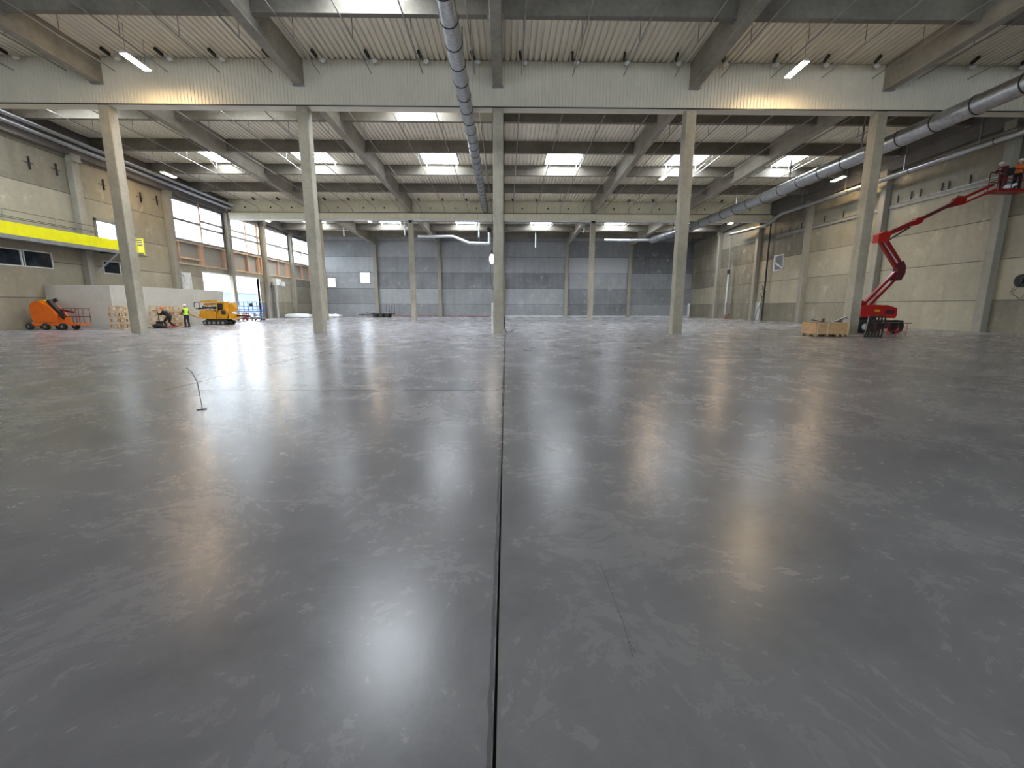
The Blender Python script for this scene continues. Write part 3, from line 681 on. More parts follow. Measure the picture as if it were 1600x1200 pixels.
# ------------------------------------------------------------------ left wall: gallery with yellow band
t = thing('gallery_walkway', 'raised steel gallery with bright yellow toe band along the left wall', 'walkway', (-32.35, 18, 6.0))
GX = -31.4
m = MB(t); m.box(XL + .02, -3, 5.93, GX, 39.0, 6.0); m.build('deck_plate', 'steel_grey', t)
m = MB(t); m.box(GX - .02, -3, 5.82, GX + .03, 39.0, 6.08); m.build('edge_beam', 'steel_grey', t)
m = MB(t); m.box(GX, -3, 6.09, GX + .03, 39.0, 6.86); m.build('yellow_band', 'yellow_paint', t)
for z in (7.2, 7.6): m = MB(t); m.tube([(GX, -3, z), (GX, 39.0, z)], .018, 6); m.build('rail', 'dark_steel', t)
for k in range(12): y = 3 + k * 3.25; m = MB(t); m.tube([(GX, y, 6.05), (GX, y, 7.62)], .02, 6); m.build('post', 'steel_grey', t)
for y in (28.0, 36.95):
    m = MB(t); m.bar((XL + .5, y, 5.86), (GX, y, 5.86), .1, .12, (0, 1, 0)); m.build('support_arm', 'dark_steel', t)
    m = MB(t); m.bar((XL + .02, y, 4.35), (GX - .02, y, 5.84), .09, .09, (0, 1, 0)); m.build('diagonal_strut', 'galv_pale', t)
t = thing('gallery_gate', 'small yellow slotted end gate of the gallery right of the front column', 'gate', (-32.1, 40.1, 6.25))
m = MB(t); m.box(-32.55, 40.08, 6.25, -31.75, 40.12, 6.82); m.build('solid_panel', 'yellow_paint', t)
for x in (-32.52, -31.78): m = MB(t); m.box(x - .04, 40.06, 6.0, x + .04, 40.14, 7.45); m.build('post', 'yellow_paint', t)
for z in (7.0, 7.2, 7.4): m = MB(t); m.box(-32.55, 40.08, z - .04, -31.75, 40.12, z + .04); m.build('crossbar', 'yellow_paint', t)
m = MB(t); m.box(-33.28, 39.0, 5.93, -31.4, 40.2, 6.0); m.build('landing', 'steel_grey', t)
# low precast wall
t = thing('low_wall', 'long low pale concrete wall standing in front of the left wall', 'wall', (-29, 38, 0), kind='thing')
m = MB(t); m.box(-33.25, 32.5, 0, -28.6, 32.75, 3.12); m.build('front_panel', 'low_wall_concrete', t)
m = MB(t); m.box(-28.85, 32.76, 0, -28.6, 45.3, 3.14); m.build('side_panel', 'low_wall_concrete', t)
m = MB(); m.box(XL, 46.3, 3.0, XL + .06, 47.7, 5.1); tag(m.build('wall_board', 'white_paint'), 'pale upright board fixed to the left wall before the gate', 'board')
m = MB(); m.tube([(XL + .1, 46.2 + .35 * math.cos(a), 4.4 + .5 * math.sin(a)) for a in [k * math.pi / 8 for k in range(-6, 9)]], .025, 6); tag(m.build('hose_loop', 'steel_grey'), 'dark looped hose hanging on the left wall by the pale board', 'hose')
for i, (y, z) in enumerate(((33.0, 11.46), (34.9, 11.56), (38.7, 11.5), (42.4, 11.4), (44.3, 11.55))):
    t = thing('anchor_with_shadow', 'dark cross of anchor and shadow high on the left wall, %s' % ('first from the left', 'second from the left', 'between pilaster and front column', 'first after the front column', 'last before the windows')[i], 'anchor', (XL + .06, y, z), group='anchors with their shadows on the left wall')
    m = MB(t); m.box(XL, y - .03, z - .42, XL + .12, y + .03, z + .42); m.build('upright', 'dark_steel', t)  # dark bars model the bolt together with its shadow
    m = MB(t); m.box(XL, y - .4, z - .02, XL + .05, y + .3, z + .02); m.build('crosspiece', 'dark_steel', t)
# heater unit right of the gate
t = thing('wall_heater', 'white box unit on a ladder-like mast right of the gate', 'heater', (-32.9, 63.8, 0))
m = MB(t); m.box(-33.2, 63.2, 4.6, -32.3, 64.5, 5.5); m.build('casing', 'white_paint', t)
m = MB(t); m.tube([(-32.8, 63.9, .02), (-32.8, 63.9, 4.6)], .16, 10); m.build('mast', 'galv_pale', t)
for q in (63.2, 63.55): m = MB(t); m.tube([(-33.1, q, 0), (-33.1, q, 3.4)], .03, 6); m.build('ladder_rail', 'galv', t)
for k in range(10): m = MB(t); m.tube([(-33.1, 63.2, .3 + k * .32), (-33.1, 63.55, .3 + k * .32)], .018, 5); m.build('rung', 'galv', t)
m = MB(t); m.tube([(-33.1, 62.7, 2.6), (-32.9, 62.7, 4.2), (-32.9, 63.2, 5.0)], .07, 8); m.build('pipe_elbow', 'dark_steel', t)
m = MB(t); m.box(-32.4, 64.0, 4.5, -31.9, 64.9, 5.1); m.build('fan_head', 'galv_pale', t)

# ------------------------------------------------------------------ right wall fittings
t = thing('wall_ledge', 'double steel ledge running along the right wall above the boom lift', 'ledge', (XR - .06, 34, 9.95))
for z in (9.82, 10.12): m = MB(t); m.box(XR - .12, 29.8, z - .03, XR, 54, z + .03); m.build('ledge_bar', 'steel_grey', t)
m = MB(t); m.box(XR - .05, 29.8, 9.85, XR, 54, 10.09); m.build('back_plate', 'pilaster_concrete', t)
for i, y in enumerate((31.9, 33.4, 33.9, 35.6, 36.4, 37.6, 41.5, 43.5, 46.0, 49.5, 51.5, 53.0)):
    m = MB(t); m.box(XR - .1, y - .03, 10.12, XR - .04, y + .03, 10.75); m.build('upright', 'dark_steel', t)
m = MB(); m.box(XR - .04, 56.0, .04, XR, 57.0, 2.3); struct(m.build('door_2', 'galv_pale'))
t = thing('tall_pipe', 'tall pale flue pipe standing near the far right corner', 'pipe', (31.7, 63.2, 0))
m = MB(t); m.tube([(31.7, 63.2, 0), (31.75, 63.3, 6.5)], .13, 12); m.build('lower_tube', 'galv_pale', t)
m = MB(t); m.tube([(31.75, 63.3, 6.5), (31.8, 63.4, 11.4)], .09, 12); m.build('upper_tube', 'galv', t)
m = MB(t); m.tube([(31.75, 63.3, 6.3), (31.75, 63.3, 6.9)], .22, 12); m.build('joint_collar', 'dark_steel', t)
for q in (31.35, 31.6): m = MB(t); m.tube([(q, 62.7, 0), (q, 62.8, 2.3)], .03, 6); m.build('ladder_rail', 'steel_grey', t)
for k in range(7): m = MB(t); m.tube([(31.35, 62.72, .25 + k * .3), (31.6, 62.72, .25 + k * .3)], .018, 5); m.build('rung', 'steel_grey', t)
m = MB(); m.tube([(32.2, 54.9, 0), (32.2, 54.85, 3), (32.2, 54.9, 11.6)], .1, 8)
tag(m.build('downpipe', 'dark_steel'), 'dark vertical pipe on the right wall beside the small boarded window', 'pipe')
t = thing('cable_tangle', 'tangle of dark cables tied round the dark vertical pipe', 'cable', (32.1, 54.8, 3.5))
rnd = random.Random(3)
for k in range(3):
    m = MB(t); q = [(32.0 + rnd.uniform(-.25, .05), 54.5 + rnd.uniform(-.4, .5), 2.6 + .25 * i + rnd.uniform(-.1, .1)) for i in range(8)]; m.tube(q, .03, 5); m.build('cable', 'black', t)
m = MB(t); m.tube([(32.0, 54.6, 2.7), (31.9, 55.5, 1.2), (31.9, 55.9, .03)], .03, 5); m.build('cable', 'black', t)
m = MB(); m.box(32.0, 77.1, 0, 32.35, 77.3, 2.3); tag(m.build('white_post', 'white_paint'), 'narrow white upright board in the far right corner', 'board')
m = MB(); m.tube([(31.1, 62.2, .07), (31.3, 62.3, .6), (31.6, 62.3, .2), (31.8, 62.4, .7), (31.5, 62.1, .07)], .07, 6); tag(m.build('red_hose', 'red_paint'), 'small red hose bundle at the foot of the tall pale pipe', 'hose')
t = thing('hose_reel', 'black coiled cable roll hanging on the right wall', 'cable roll', (XR - .15, 27.6, 3.3))
def ringpts(cx, cy, cz, ry, rz_, n=24, a0=0, a1=2 * math.pi, dx=0):
    return [(cx + dx * math.sin(3 * a), cy + ry * math.cos(a), cz + rz_ * math.sin(a)) for a in [a0 + (a1 - a0) * i / n for i in range(n + 1)]]
for k, rr in enumerate((.22, .3, .37)): m = MB(t); m.tube(ringpts(XR - .12, 27.55, 3.3, rr, rr), .05, 8); m.build('coil', 'black', t)
m = MB(t); m.tube([(XR - .2, 27.55, 3.3), (XR, 27.55, 3.3)], .14, 12); m.build('hub', 'black', t)
for dy, h in ((.35, 1.0), (.1, .8)):
    m = MB(t); m.tube([(XR - .08, 27.85 - dy + .0, 3.2), (XR - .08, 28.15 - dy * .5, 2.6), (XR - .08, 27.95 - dy, 3.2 - h), (XR - .08, 27.5 - dy, 3.0 - h), (XR - .08, 27.2, 2.7)], .014, 5); m.build('hanging_cable', 'dark_steel', t)

# ------------------------------------------------------------------ small things right: crate, rack, table
t = thing('pallet_crate', 'low wooden box crate on a pallet at the foot of the right front column', 'crate', (18.35, 24.9, 0))
x0, x1, y0, y1 = 17.4, 19.3, 24.3, 25.5
for k in range(4):
    z = .17 + k * .155
    for nm, q in (('front_board', (x0, y0, z, x1, y0 + .03, z + .145)), ('rear_board', (x0, y1 - .03, z, x1, y1, z + .145)), ('side_board', (x0, y0 + .03, z, x0 + .03, y1 - .03, z + .145)), ('side_board', (x1 - .03, y0 + .03, z, x1, y1 - .03, z + .145))):
        m = MB(t); m.box(*q); m.build(nm, 'crate_wood', t)
for x in (x0 + .05, x0 + .62, x1 - .12): m = MB(t); m.box(x, y0 - .02, .15, x + .07, y0, .8); m.build('corner_batten', 'timber_pale', t)
m = MB(t); m.box(x0, y0, .12, x1, y1, .15); m.build('pallet_top', 'pallet_wood', t)
for x in (x0, x0 + .62, x0 + 1.2, x1 - .14):
    for y in (y0, y0 + .5, y1 - .14): m = MB(t); m.box(x, y, .02, x + .14, y + .14, .12); m.build('pallet_block', 'pallet_wood', t)
for y in (y0, y0 + .5, y1 - .14): m = MB(t); m.box(x0, y, 0, x1, y + .14, .02); m.build('pallet_runner', 'dark_steel', t)
for i, (a, b, w, nm) in enumerate((((17.2, 24.5, .95), (18.1, 24.6, .78), .08, 'bent flat bar poking out at the left end of the crate'), ((17.9, 24.5, 1.0), (18.15, 24.9, .6), .12, 'short bracket sticking up from the middle of the crate'), ((18.5, 24.7, .72), (19.35, 24.8, 1.1), .14, 'long angled metal offcut leaning out towards the column'))):
    m = MB(); m.bar(a, b, w, .04); m.bar(b, (b[0] + .15, b[1], b[2] - .1), w * .7, .04); tag(m.build('metal_offcut', 'steel_grey'), nm, 'metal offcut', 'offcuts in the crate')
m = MB(); m.bar((18.3, 24.9, .70), (19.6, 25.0, 1.02), .22, .05); tag(m.build('metal_offcut', 'galv'), 'wide grey sheet strip lying across the crate top', 'metal offcut', 'offcuts in the crate')
t = thing('steel_grating', 'dark slatted steel frame leaning on the red-legged table', 'grating', (20.9, 24.0, 0))
A0, A1 = Vector((19.75, 23.75, .03)), Vector((20.65, 23.72, .03)); U = Vector((.75, .75, 1.12))
m = MB(t)
m.bar(A0, A0 + U, .07, .07, (0, 1, 0)); m.bar(A1, A1 + U, .07, .07, (0, 1, 0)); m.build('side_rail', 'dark_steel', t)
for k in range(1, 5):
    p0 = A0 + (A1 - A0) * k / 5; m = MB(t); m.bar(p0, p0 + U, .085, .04, (0, 1, 0)); m.build('slat', 'dark_steel', t)
for f_ in (.02, .38, .66, .98): m = MB(t); m.bar(A0 + U * f_, A1 + U * f_, .06, .06); m.build('crossbar', 'dark_steel', t)
t = thing('work_table', 'trestle table with dark top and thin red legs in front of the boom lift', 'table', (21.6, 24.5, 0))
m = MB(t); m.box(20.6, 24.25, .74, 22.75, 25.0, .78); m.build('tabletop', 'dark_steel', t)
for x, y in ((20.75, 24.3), (20.75, 24.95), (21.45, 24.3), (22.05, 24.3), (22.05, 24.95), (22.55, 24.3), (22.55, 24.95)): m = MB(t); m.tube([(x, y, 0), (x, y, .74)], .018, 6); m.build('leg', 'bright_red', t)
for y in (24.3, 24.95): m = MB(t); m.tube([(20.75, y, .3), (22.55, y, .3)], .014, 6); m.build('stretcher', 'bright_red', t)
m = MB(); m.box(21.9, 24.5, .42, 22.4, 24.9, .735); tag(m.build('tool_box', 'black'), 'black box tucked under the top of the red-legged table', 'box')
m = MB(); m.box(20.9, 24.32, .44, 21.7, 24.8, .72); tag(m.build('metal_tray', 'dark_red_cloth'), 'dark brownish tray under the middle of the red-legged table', 'tray')

# ------------------------------------------------------------------ red articulated boom lift
def wheel(t, c, r, w, axis='Y', hub='white_paint'):
    c = Vector(c); d = Vector((0, w / 2, 0)) if axis == 'Y' else Vector((w / 2, 0, 0))
    m = MB(t); m.tube([c - d, c - d * .8, c + d * .8, c + d], [r * .88, r, r, r * .88], 20); tr = m.build('wheel', 'rubber', t)
    m = MB(t); m.tube([c - d * 1.06, c + d * 1.06], r * .45, 12); h = m.build('hub', hub, None); h.location = (0, 0, 0); h.parent = tr
Y0 = 28.6
t = thing('boom_lift', 'tall red articulated boom lift with folded-out arm by the right wall', 'boom lift', (23.6, Y0, 0))
m = MB(t); m.prism([(22.4, .42), (22.55, .35), (25.5, .35), (25.6, .45), (25.5, .82), (22.5, .82)], 'Y', Y0 - .8, Y0 + .8); m.build('chassis', 'dark_steel', t)
for x in (22.85, 25.0):
    for y in (Y0 - .85, Y0 + .85): wheel(t, (x, y, .42), .42, .34)
m = MB(t); m.tube([(23.7, Y0, .8), (23.7, Y0, .98)], .45, 16); m.build('slewing_ring', 'black', t)
m = MB(t); m.prism([(22.75, 1.0), (25.0, .95), (25.1, 1.15), (25.05, 1.6), (24.4, 1.78), (23.4, 1.8), (22.75, 1.75)], 'Y', Y0 - .72, Y0 - .05); m.build('engine_cover', 'bright_red', t)
m = MB(t); m.prism([(22.75, 1.0), (25.0, .95), (25.1, 1.15), (25.05, 1.6), (24.4, 1.78), (23.4, 1.8), (22.75, 1.75)], 'Y', Y0 + .05, Y0 + .72); m.build('engine_cover', 'bright_red', t)
m = MB(t); m.prism([(22.62, 1.0), (23.1, 1.0), (23.25, 1.75), (23.1, 2.0), (22.8, 2.12), (22.6, 1.9)], 'Y', Y0 - .5, Y0 + .5); m.build('counterweight', 'red_paint', t)
m = MB(t); m.box(23.6, Y0 - .735, 1.35, 23.95, Y0 - .72, 1.5); m.build('warning_plate', 'amber_paint', t)
m = MB(t); m.box(24.3, Y0 - .73, 1.2, 24.9, Y0 - .722, 1.5); m.build('vent', 'dark_red_cloth', t)
K1 = Vector((23.5, Y0, 1.7)); K2 = Vector((25.3, Y0 - .1, 3.85)); K3 = Vector((23.75, Y0 - .25, 5.95)); K4 = Vector((27.75, Y0 - .7, 8.05)); K5 = Vector((30.0, 27.6, 8.85))
def link(a, b, w, h, sep, nm):
    for s_ in (-1, 1):
        n = (b - a).normalized().cross(Vector((0, 1, 0))).normalized() * sep * s_
        m = MB(t); m.bar(a + n, b + n, w, h, (0, 1, 0)); m.build(nm, 'red_paint', t)
# lower riser, upper riser, main boom (each a parallelogram linkage)
link(K1, K2 - Vector((.1, 0, .1)), .16, .2, .16, 'lower_riser')
m = MB(t); m.tube([K1 + Vector((.3, 0, .1)), (K1 + K2) / 2 + Vector((.25, 0, 0)), K2 - Vector((.2, 0, .25))], .05, 8); m.build('hydraulic_ram', 'galv_pale', t)
m = MB(t); m.prism([(K2.x - .45, K2.z - .5), (K2.x + .1, K2.z - .5), (K2.x + .3, K2.z - .1), (K2.x + .3, K2.z + .35), (K2.x + .1, K2.z + .7), (K2.x - .2, K2.z + .6), (K2.x - .2, K2.z)], 'Y', K2.y - .2, K2.y + .2); m.build('knuckle', 'dark_red_cloth', t)
link(K2 + Vector((-.05, 0, .4)), K3, .17, .2, .17, 'upper_riser')
m = MB(t); m.tube([K2 + Vector((-.1, -.05, .5)), K3 + Vector((.2, 0, -.3))], .05, 8); m.build('hydraulic_ram', 'galv_pale', t)
m = MB(t); m.prism([(K3.x - .35, K3.z - .3), (K3.x + .3, K3.z - .25), (K3.x + .45, K3.z + .25), (K3.x + .1, K3.z + .4), (K3.x - .35, K3.z + .2)], 'Y', K3.y - .22, K3.y + .22); m.build('knuckle', 'bright_red', t)
M1 = K3 + (K4 - K3) * .5
m = MB(t); m.bar(K3 + Vector((0, 0, .08)), M1, .22, .32, (0, 1, 0)); m.build('main_boom', 'red_paint', t)
m = MB(t); m.bar(K3 + Vector((.5, 0, -.1)), K3 + (M1 - K3) * .78 + Vector((0, 0, -.18)), .09, .09, (0, 1, 0)); m.build('hydraulic_ram', 'dark_steel', t)
m = MB(t); m.bar(M1 - (K4 - K3) * .06, K4, .16, .22, (0, 1, 0)); m.build('telescopic_boom', 'dark_red_cloth', t)
m = MB(t); m.prism([(M1.x - .3, M1.z - .35), (M1.x + .1, M1.z - .2), (M1.x + .3, M1.z + .2), (M1.x - .25, M1.z + .1)], 'Y', M1.y - .16, M1.y + .16); m.build('boom_collar', 'red_paint', t)
m = MB(t); m.prism([(K4.x - .35, K4.z - .35), (K4.x + .4, K4.z - .15), (K4.x + .45, K4.z + .25), (K4.x - .15, K4.z + .22)], 'Y', K4.y - .16, K4.y + .16); m.build('knuckle', 'red_paint', t)
m = MB(t); m.bar(K4 + Vector((.1, 0, .1)), K5 + Vector((-.5, 0, .1)), .13, .18, (0, 1, 0)); m.build('jib', 'red_paint', t)
m = MB(t); m.bar(K4 + Vector((.3, 0, -.15)), K5 + Vector((-.3, 0, -.15)), .1, .12, (0, 1, 0)); m.build('jib', 'red_paint', t)
m = MB(t); m.tube([K4 + Vector((-.3, -.1, -.1)), K4 + Vector((-.1, -.12, .3)), K4 + Vector((.4, -.12, .25))], .03, 6); m.build('hose', 'black', t)
px0, px1, py0, py1, pz = 29.55, 31.2, 27.1, 27.9, 8.62
m = MB(t); m.box(px0 - .2, py0, pz - .16, px1 + .1, py1, pz); m.build('platform_floor', 'red_paint', t)
for x in (px0, px0 + .55, px0 + 1.1, px1):
    for y in (py0, py1): m = MB(t); m.tube([(x, y, pz), (x, y, pz + 1.1)], .02, 6); m.build('rail_post', 'dark_red_cloth', t)
for z in (pz + .55, pz + 1.1): m = MB(t); m.tube([(px0, py0, z), (px1, py0, z), (px1, py1, z), (px0, py1, z), (px0, py0, z)], .022, 6); m.build('guard_rail', 'dark_red_cloth', t)
m = MB(t); m.box(px0 + .1, py0 - .05, pz + .75, px0 + .5, py0 + .15, pz + 1.15); m.build('control_box', 'black', t)
m = MB(); m.cap((29.95, 27.25, pz + .12), (30.25, 27.25, pz + .16), .13, .12); m.cap((30.3, 27.25, pz + .2), (30.45, 27.2, pz + .28), .09, .07); tag(m.build('white_bag', 'plastic_white'), 'white bag lying on the boom lift platform floor', 'bag')

# ------------------------------------------------------------------ people
def remesh(o, vox):
    r = o.modifiers.new('remesh', 'REMESH'); r.mode = 'VOXEL'; r.voxel_size = vox; r.use_smooth_shade = True
    s_ = o.modifiers.new('smooth', 'SMOOTH'); s_.factor = .5; s_.iterations = 2
def person(label, loc, rz, P, clothes, helmet, group=None):
    """P: joints in local metres, x = facing direction, y = left, z = up"""
    t = thing('person', label, 'person', loc, rz); V = {k: Vector(v) for k, v in P.items()}
    m = MB(); m.off = Vector((0, 0, 0))
    def limb(a, b, r0, r1): m.cap(V[a], V[b], r0, r1, 10)
    m.cap(V['pelvis'] + Vector((0, .06, 0)), V['pelvis'] - Vector((0, .06, 0)), .115); m.cap(V['pelvis'], V['chest'], .115, .135); m.cap(V['chest'] + Vector((0, .09, .03)), V['chest'] - Vector((0, .09, -.03)), .11)
    m.cap(V['chest'], V['neck'], .1, .055); m.cap(V['neck'], V['head'], .052, .06)
    H = V['head'] + V['look'] * .0 + Vector((0, 0, .09)); L = V['look'].normalized()
    m.ball(H, .1, (1.0, .82, 1.2), 14, 10); m.ball(H + L * .03 - Vector((0, 0, .07)), .07, (1, .85, .8)); m.cap(H + L * .09, H + L * .118 - Vector((0, 0, .03)), .014, .02, 8)
    side = Vector((-L.y, L.x, 0)).normalized()
    for s_ in (-1, 1): m.ball(H + side * .083 * s_ - Vector((0, 0, .01)), .028, (.7, .5, 1.1), 8, 6)
    for s_ in ('l', 'r'):
        limb('sh' + s_, 'el' + s_, .052, .042); limb('el' + s_, 'wr' + s_, .042, .028); m.cap(V['chest'] + Vector((0, 0, .06)), V['sh' + s_], .07, .055, 10)
        limb('hip' + s_, 'kn' + s_, .088, .058); limb('kn' + s_, 'an' + s_, .058, .04); m.cap(V['pelvis'], V['hip' + s_], .1, .09, 10)
        fd = Vector((1, 0, 0)) if 'foot' not in P else V['foot']
        m.cap(V['an' + s_] - Vector((0, 0, .04)), V['an' + s_] + fd * .17 - Vector((0, 0, .055)), .045, .034, 10)
        # hand: palm, four unequal curled fingers, thumb from the side of the palm
        w = V['wr' + s_]; d = (w - V['el' + s_]).normalized(); sd = d.cross(Vector((0, 1, 0)) if abs(d.y) < .8 else Vector((1, 0, 0))).normalized(); nn = d.cross(sd).normalized()
        m.cap(w, w + d * .08, .028, .032, 8)
        for q, ln in zip((-1.5, -.5, .5, 1.5), (.065, .078, .072, .055)):
            b0 = w + d * .09 + sd * .019 * q; b1 = b0 + d * ln * .6 + nn * ln * .2; m.cap(b0, b1, .0105, .01, 6); m.cap(b1, b1 + d * ln * .25 + nn * ln * .45, .01, .009, 6)
        b0 = w + d * .03 + sd * .028; b1 = b0 + d * .035 + sd * .03 + nn * .012; m.cap(b0, b1, .013, .012, 6); m.cap(b1, b1 + d * .03 + nn * .015, .012, .01, 6)
    b = m.build('body', 'skin', t); remesh(b, .011)
    m = MB()
    for s_ in (-1, 1): m.ball(H + L * .083 + side * .032 * s_ + Vector((0, 0, .012)), .012, (1, 1, 1), 8, 6)
    m.build('eyes', 'black', t)
    g = .014
    m = MB(); m.cap(V['pelvis'] + Vector((0, .06, 0)), V['pelvis'] - Vector((0, .06, 0)), .115 + g)
    for s_ in ('l', 'r'):
        m.cap(V['pelvis'], V['hip' + s_], .1 + g, .09 + g, 10); m.cap(V['hip' + s_], V['kn' + s_], .088 + g, .062 + g, 10); m.cap(V['kn' + s_], V['an' + s_] + Vector((0, 0, .02)), .062 + g, .055 + g, 10)
    o = m.build('trousers', clothes[1], t); remesh(o, .016)
    m = MB(); m.cap(V['pelvis'] + Vector((0, .07, .06)), V['pelvis'] + Vector((0, -.07, .06)), .11 + g); m.cap(V['pelvis'] + Vector((0, 0, .05)), V['chest'], .12 + g, .14 + g); m.cap(V['chest'] + Vector((0, .09, .03)), V['chest'] - Vector((0, .09, -.03)), .115 + g); m.cap(V['chest'], V['neck'] - Vector((0, 0, .02)), .11, .07)
    for s_ in ('l', 'r'): m.cap(V['chest'] + Vector((0, 0, .06)), V['sh' + s_], .075 + g, .06 + g, 10)
    vest = clothes[0] != clothes[2]
    if not vest:
        for s_ in ('l', 'r'): m.cap(V['sh' + s_], V['el' + s_], .056 + g, .048 + g, 10); m.cap(V['el' + s_], V['wr' + s_], .048 + g, .035 + g, 10)
    o = m.build('vest' if vest else 'jacket', clothes[0], t); remesh(o, .016)
    if vest:
        for s_ in ('l', 'r'):
            m = MB(); m.cap(V['sh' + s_], V['el' + s_], .054 + g, .046 + g, 10); m.cap(V['el' + s_], V['wr' + s_], .046 + g, .033 + g, 10); o = m.build('sleeve', clothes[2], t); remesh(o, .014)
    for s_ in ('l', 'r'):
        fd = Vector((1, 0, 0)) if 'foot' not in P else V['foot']
        m = MB(); m.cap(V['an' + s_] + Vector((0, 0, .05)), V['an' + s_] - Vector((0, 0, .04)), .058, .056, 10); m.cap(V['an' + s_] - Vector((0, 0, .045)), V['an' + s_] + fd * .18 - Vector((0, 0, .055)), .055, .044, 10); o = m.build('boot', 'black', t); remesh(o, .013)
    # helmet: dome, peak, rim
    m = MB(); c = H + Vector((0, 0, .045)); vs = []; nu, nv = 16, 6
    for i in range(nv + 1):
        a = math.pi / 2 * i / nv
        for k in range(nu):
            p = 2 * math.pi * k / nu; vs.append(c + Vector((.135 * math.cos(a) * math.cos(p), .115 * math.cos(a) * math.sin(p), .115 * math.sin(a))))
    m.add(vs, [(i * nu + k, i * nu + (k + 1) % nu, (i + 1) * nu + (k + 1) % nu, (i + 1) * nu + k) for i in range(nv) for k in range(nu)], True)
    hd = m.build('helmet', helmet, t)
    m = MB(); m.tube([c - Vector((0, 0, .012)), c + Vector((0, 0, .006))], .14, 16); m.cap(c + L * .1, c + L * .17 - Vector((0, 0, .01)), .04, .02, 8); r_ = m.build('brim', helmet, None); r_.parent = hd
    return t
STAND = dict(pelvis=(0, 0, .93), chest=(.0, 0, 1.3), neck=(.02, 0, 1.48), head=(.04, 0, 1.55), look=(1, 0, -.3), shl=(0, .19, 1.40), shr=(0, -.19, 1.40), ell=(.06, .25, 1.12), elr=(.06, -.25, 1.12),
             wrl=(.26, .2, 1.0), wrr=(.26, -.2, 1.0), hipl=(0, .1, .88), hipr=(0, -.1, .88), knl=(.03, .13, .48), knr=(-.02, -.12, .48), anl=(.0, .15, .09), anr=(-.04, -.12, .09))
P = dict(STAND); P.update(wrl=(.33, .12, 1.02), wrr=(.36, -.12, .98))
person('standing worker in a hi-vis yellow vest and white helmet by the timber crates', (-25.1, 34.9, 0), math.pi * .95, P, ('hivis', 'navy_cloth', 'dark_steel'), 'white_paint')
P = dict(STAND); P.update(pelvis=(-.1, 0, .82), chest=(.18, 0, 1.14), neck=(.3, 0, 1.3), head=(.36, 0, 1.36), shl=(.2, .19, 1.22), shr=(.2, -.19, 1.22), ell=(.36, .23, 1.0), elr=(.36, -.23, 1.0), wrl=(.62, .1, 1.04), wrr=(.62, -.1, 1.04),
                          hipl=(-.08, .1, .78), hipr=(-.08, -.1, .78), knl=(.22, .14, .48), knr=(.02, -.12, .42), anl=(.1, .15, .09), anr=(-.32, -.12, .12))
person('worker in dark clothes and orange helmet bending over the hand pallet truck', (-25.85, 34.0, 0), math.pi, P, ('black_cloth', 'black_cloth', 'black_cloth'), 'orange_cloth')
P = dict(STAND); P.update(wrl=(.3, .2, 1.35), ell=(.12, .28, 1.2), wrr=(.34, -.15, 1.45), elr=(.16, -.27, 1.22))
person('worker in dark clothes with orange vest reaching up on the boom lift platform', (30.85, 27.5, 8.63), R(35), P, ('orange_cloth', 'black_cloth', 'black_cloth'), 'white_paint')
P = dict(STAND); P.update(pelvis=(-.12, 0, .9), chest=(.08, 0, 1.2), neck=(.2, 0, 1.33), head=(.26, 0, 1.36), shl=(.1, .19, 1.28), shr=(.1, -.19, 1.28), ell=(.22, .25, 1.05), elr=(.22, -.25, 1.05), wrl=(.42, .18, 1.1), wrr=(.42, -.18, 1.1))
person('worker in dark red jacket and white helmet leaning over the platform rail', (30.0, 27.55, 8.63), R(185), P, ('dark_red_cloth', 'dark_red_cloth', 'dark_red_cloth'), 'white_paint')

# ------------------------------------------------------------------ hand pallet truck and bag
t = thing('pallet_truck', 'hand pallet truck with upright handle in front of the bending worker', 'pallet truck', (-26.3, 33.5, 0))
m = MB(t); m.tube([(-26.55, 33.5, 1.28), (-26.2, 33.5, 1.3), (-26.2, 33.5, 1.24), (-26.12, 33.5, .3)], .022, 8); m.build('handle', 'black', t)
m = MB(t); m.box(-26.3, 33.35, .1, -26.0, 33.65, .5); m.build('pump_housing', 'black', t)
for y in (33.25, 33.6): m = MB(t); m.box(-26.0, y, .08, -24.9, y + .16, .14); m.build('fork', 'bright_red', t)
for x, y in ((-26.15, 33.36), (-26.15, 33.64)): m = MB(t); m.tube([(x, y - .03, .09), (x, y + .03, .09)], .09, 12); m.build('wheel', 'rubber', t)
m = MB(); m.ball((-25.9, 33.0, .17), .34, (1.1, .8, .52)); m.ball((-25.6, 33.05, .12), .22, (1.3, .8, .5)); tag(m.build('dark_sack', 'black_cloth'), 'dark limp sack lying on the floor by the pallet truck', 'sack')

# ------------------------------------------------------------------ open timber crates, stacked
def open_crate(w, d, h):
    t = thing('timber_crate', 'x', 'crate', group='open timber crates stacked by the low wall')
    for x in (-w / 2 + .05, 0, w / 2 - .05):
        for y in (-d / 2 + .05, d / 2 - .05): m = MB(); m.box(x - .045, y - .045, 0, x + .045, y + .045, h); m.build('post', 'crate_wood', t)
    for z, hh in ((0, .1), (h - .09, .08)):
        for y in (-d / 2, d / 2 - .03): m = MB(); m.box(-w / 2, y, z, w / 2, y + .03, z + hh); m.build('rail', 'timber_pale', t)
        for x in (-w / 2, w / 2 - .03): m = MB(); m.box(x, -d / 2 + .03, z, x + .03, d / 2 - .03, z + hh); m.build('side_rail', 'timber_pale', t)
    for k in range(6): y = -d / 2 + .03 + k * (d - .06) / 6; m = MB(); m.box(-w / 2 + .03, y, .02, w / 2 - .03, y + (d - .06) / 6 - .05, .045); m.build('floor_slat', 'pallet_wood', t)
    return t
c0 = open_crate(1.05, .9, .41); first = True
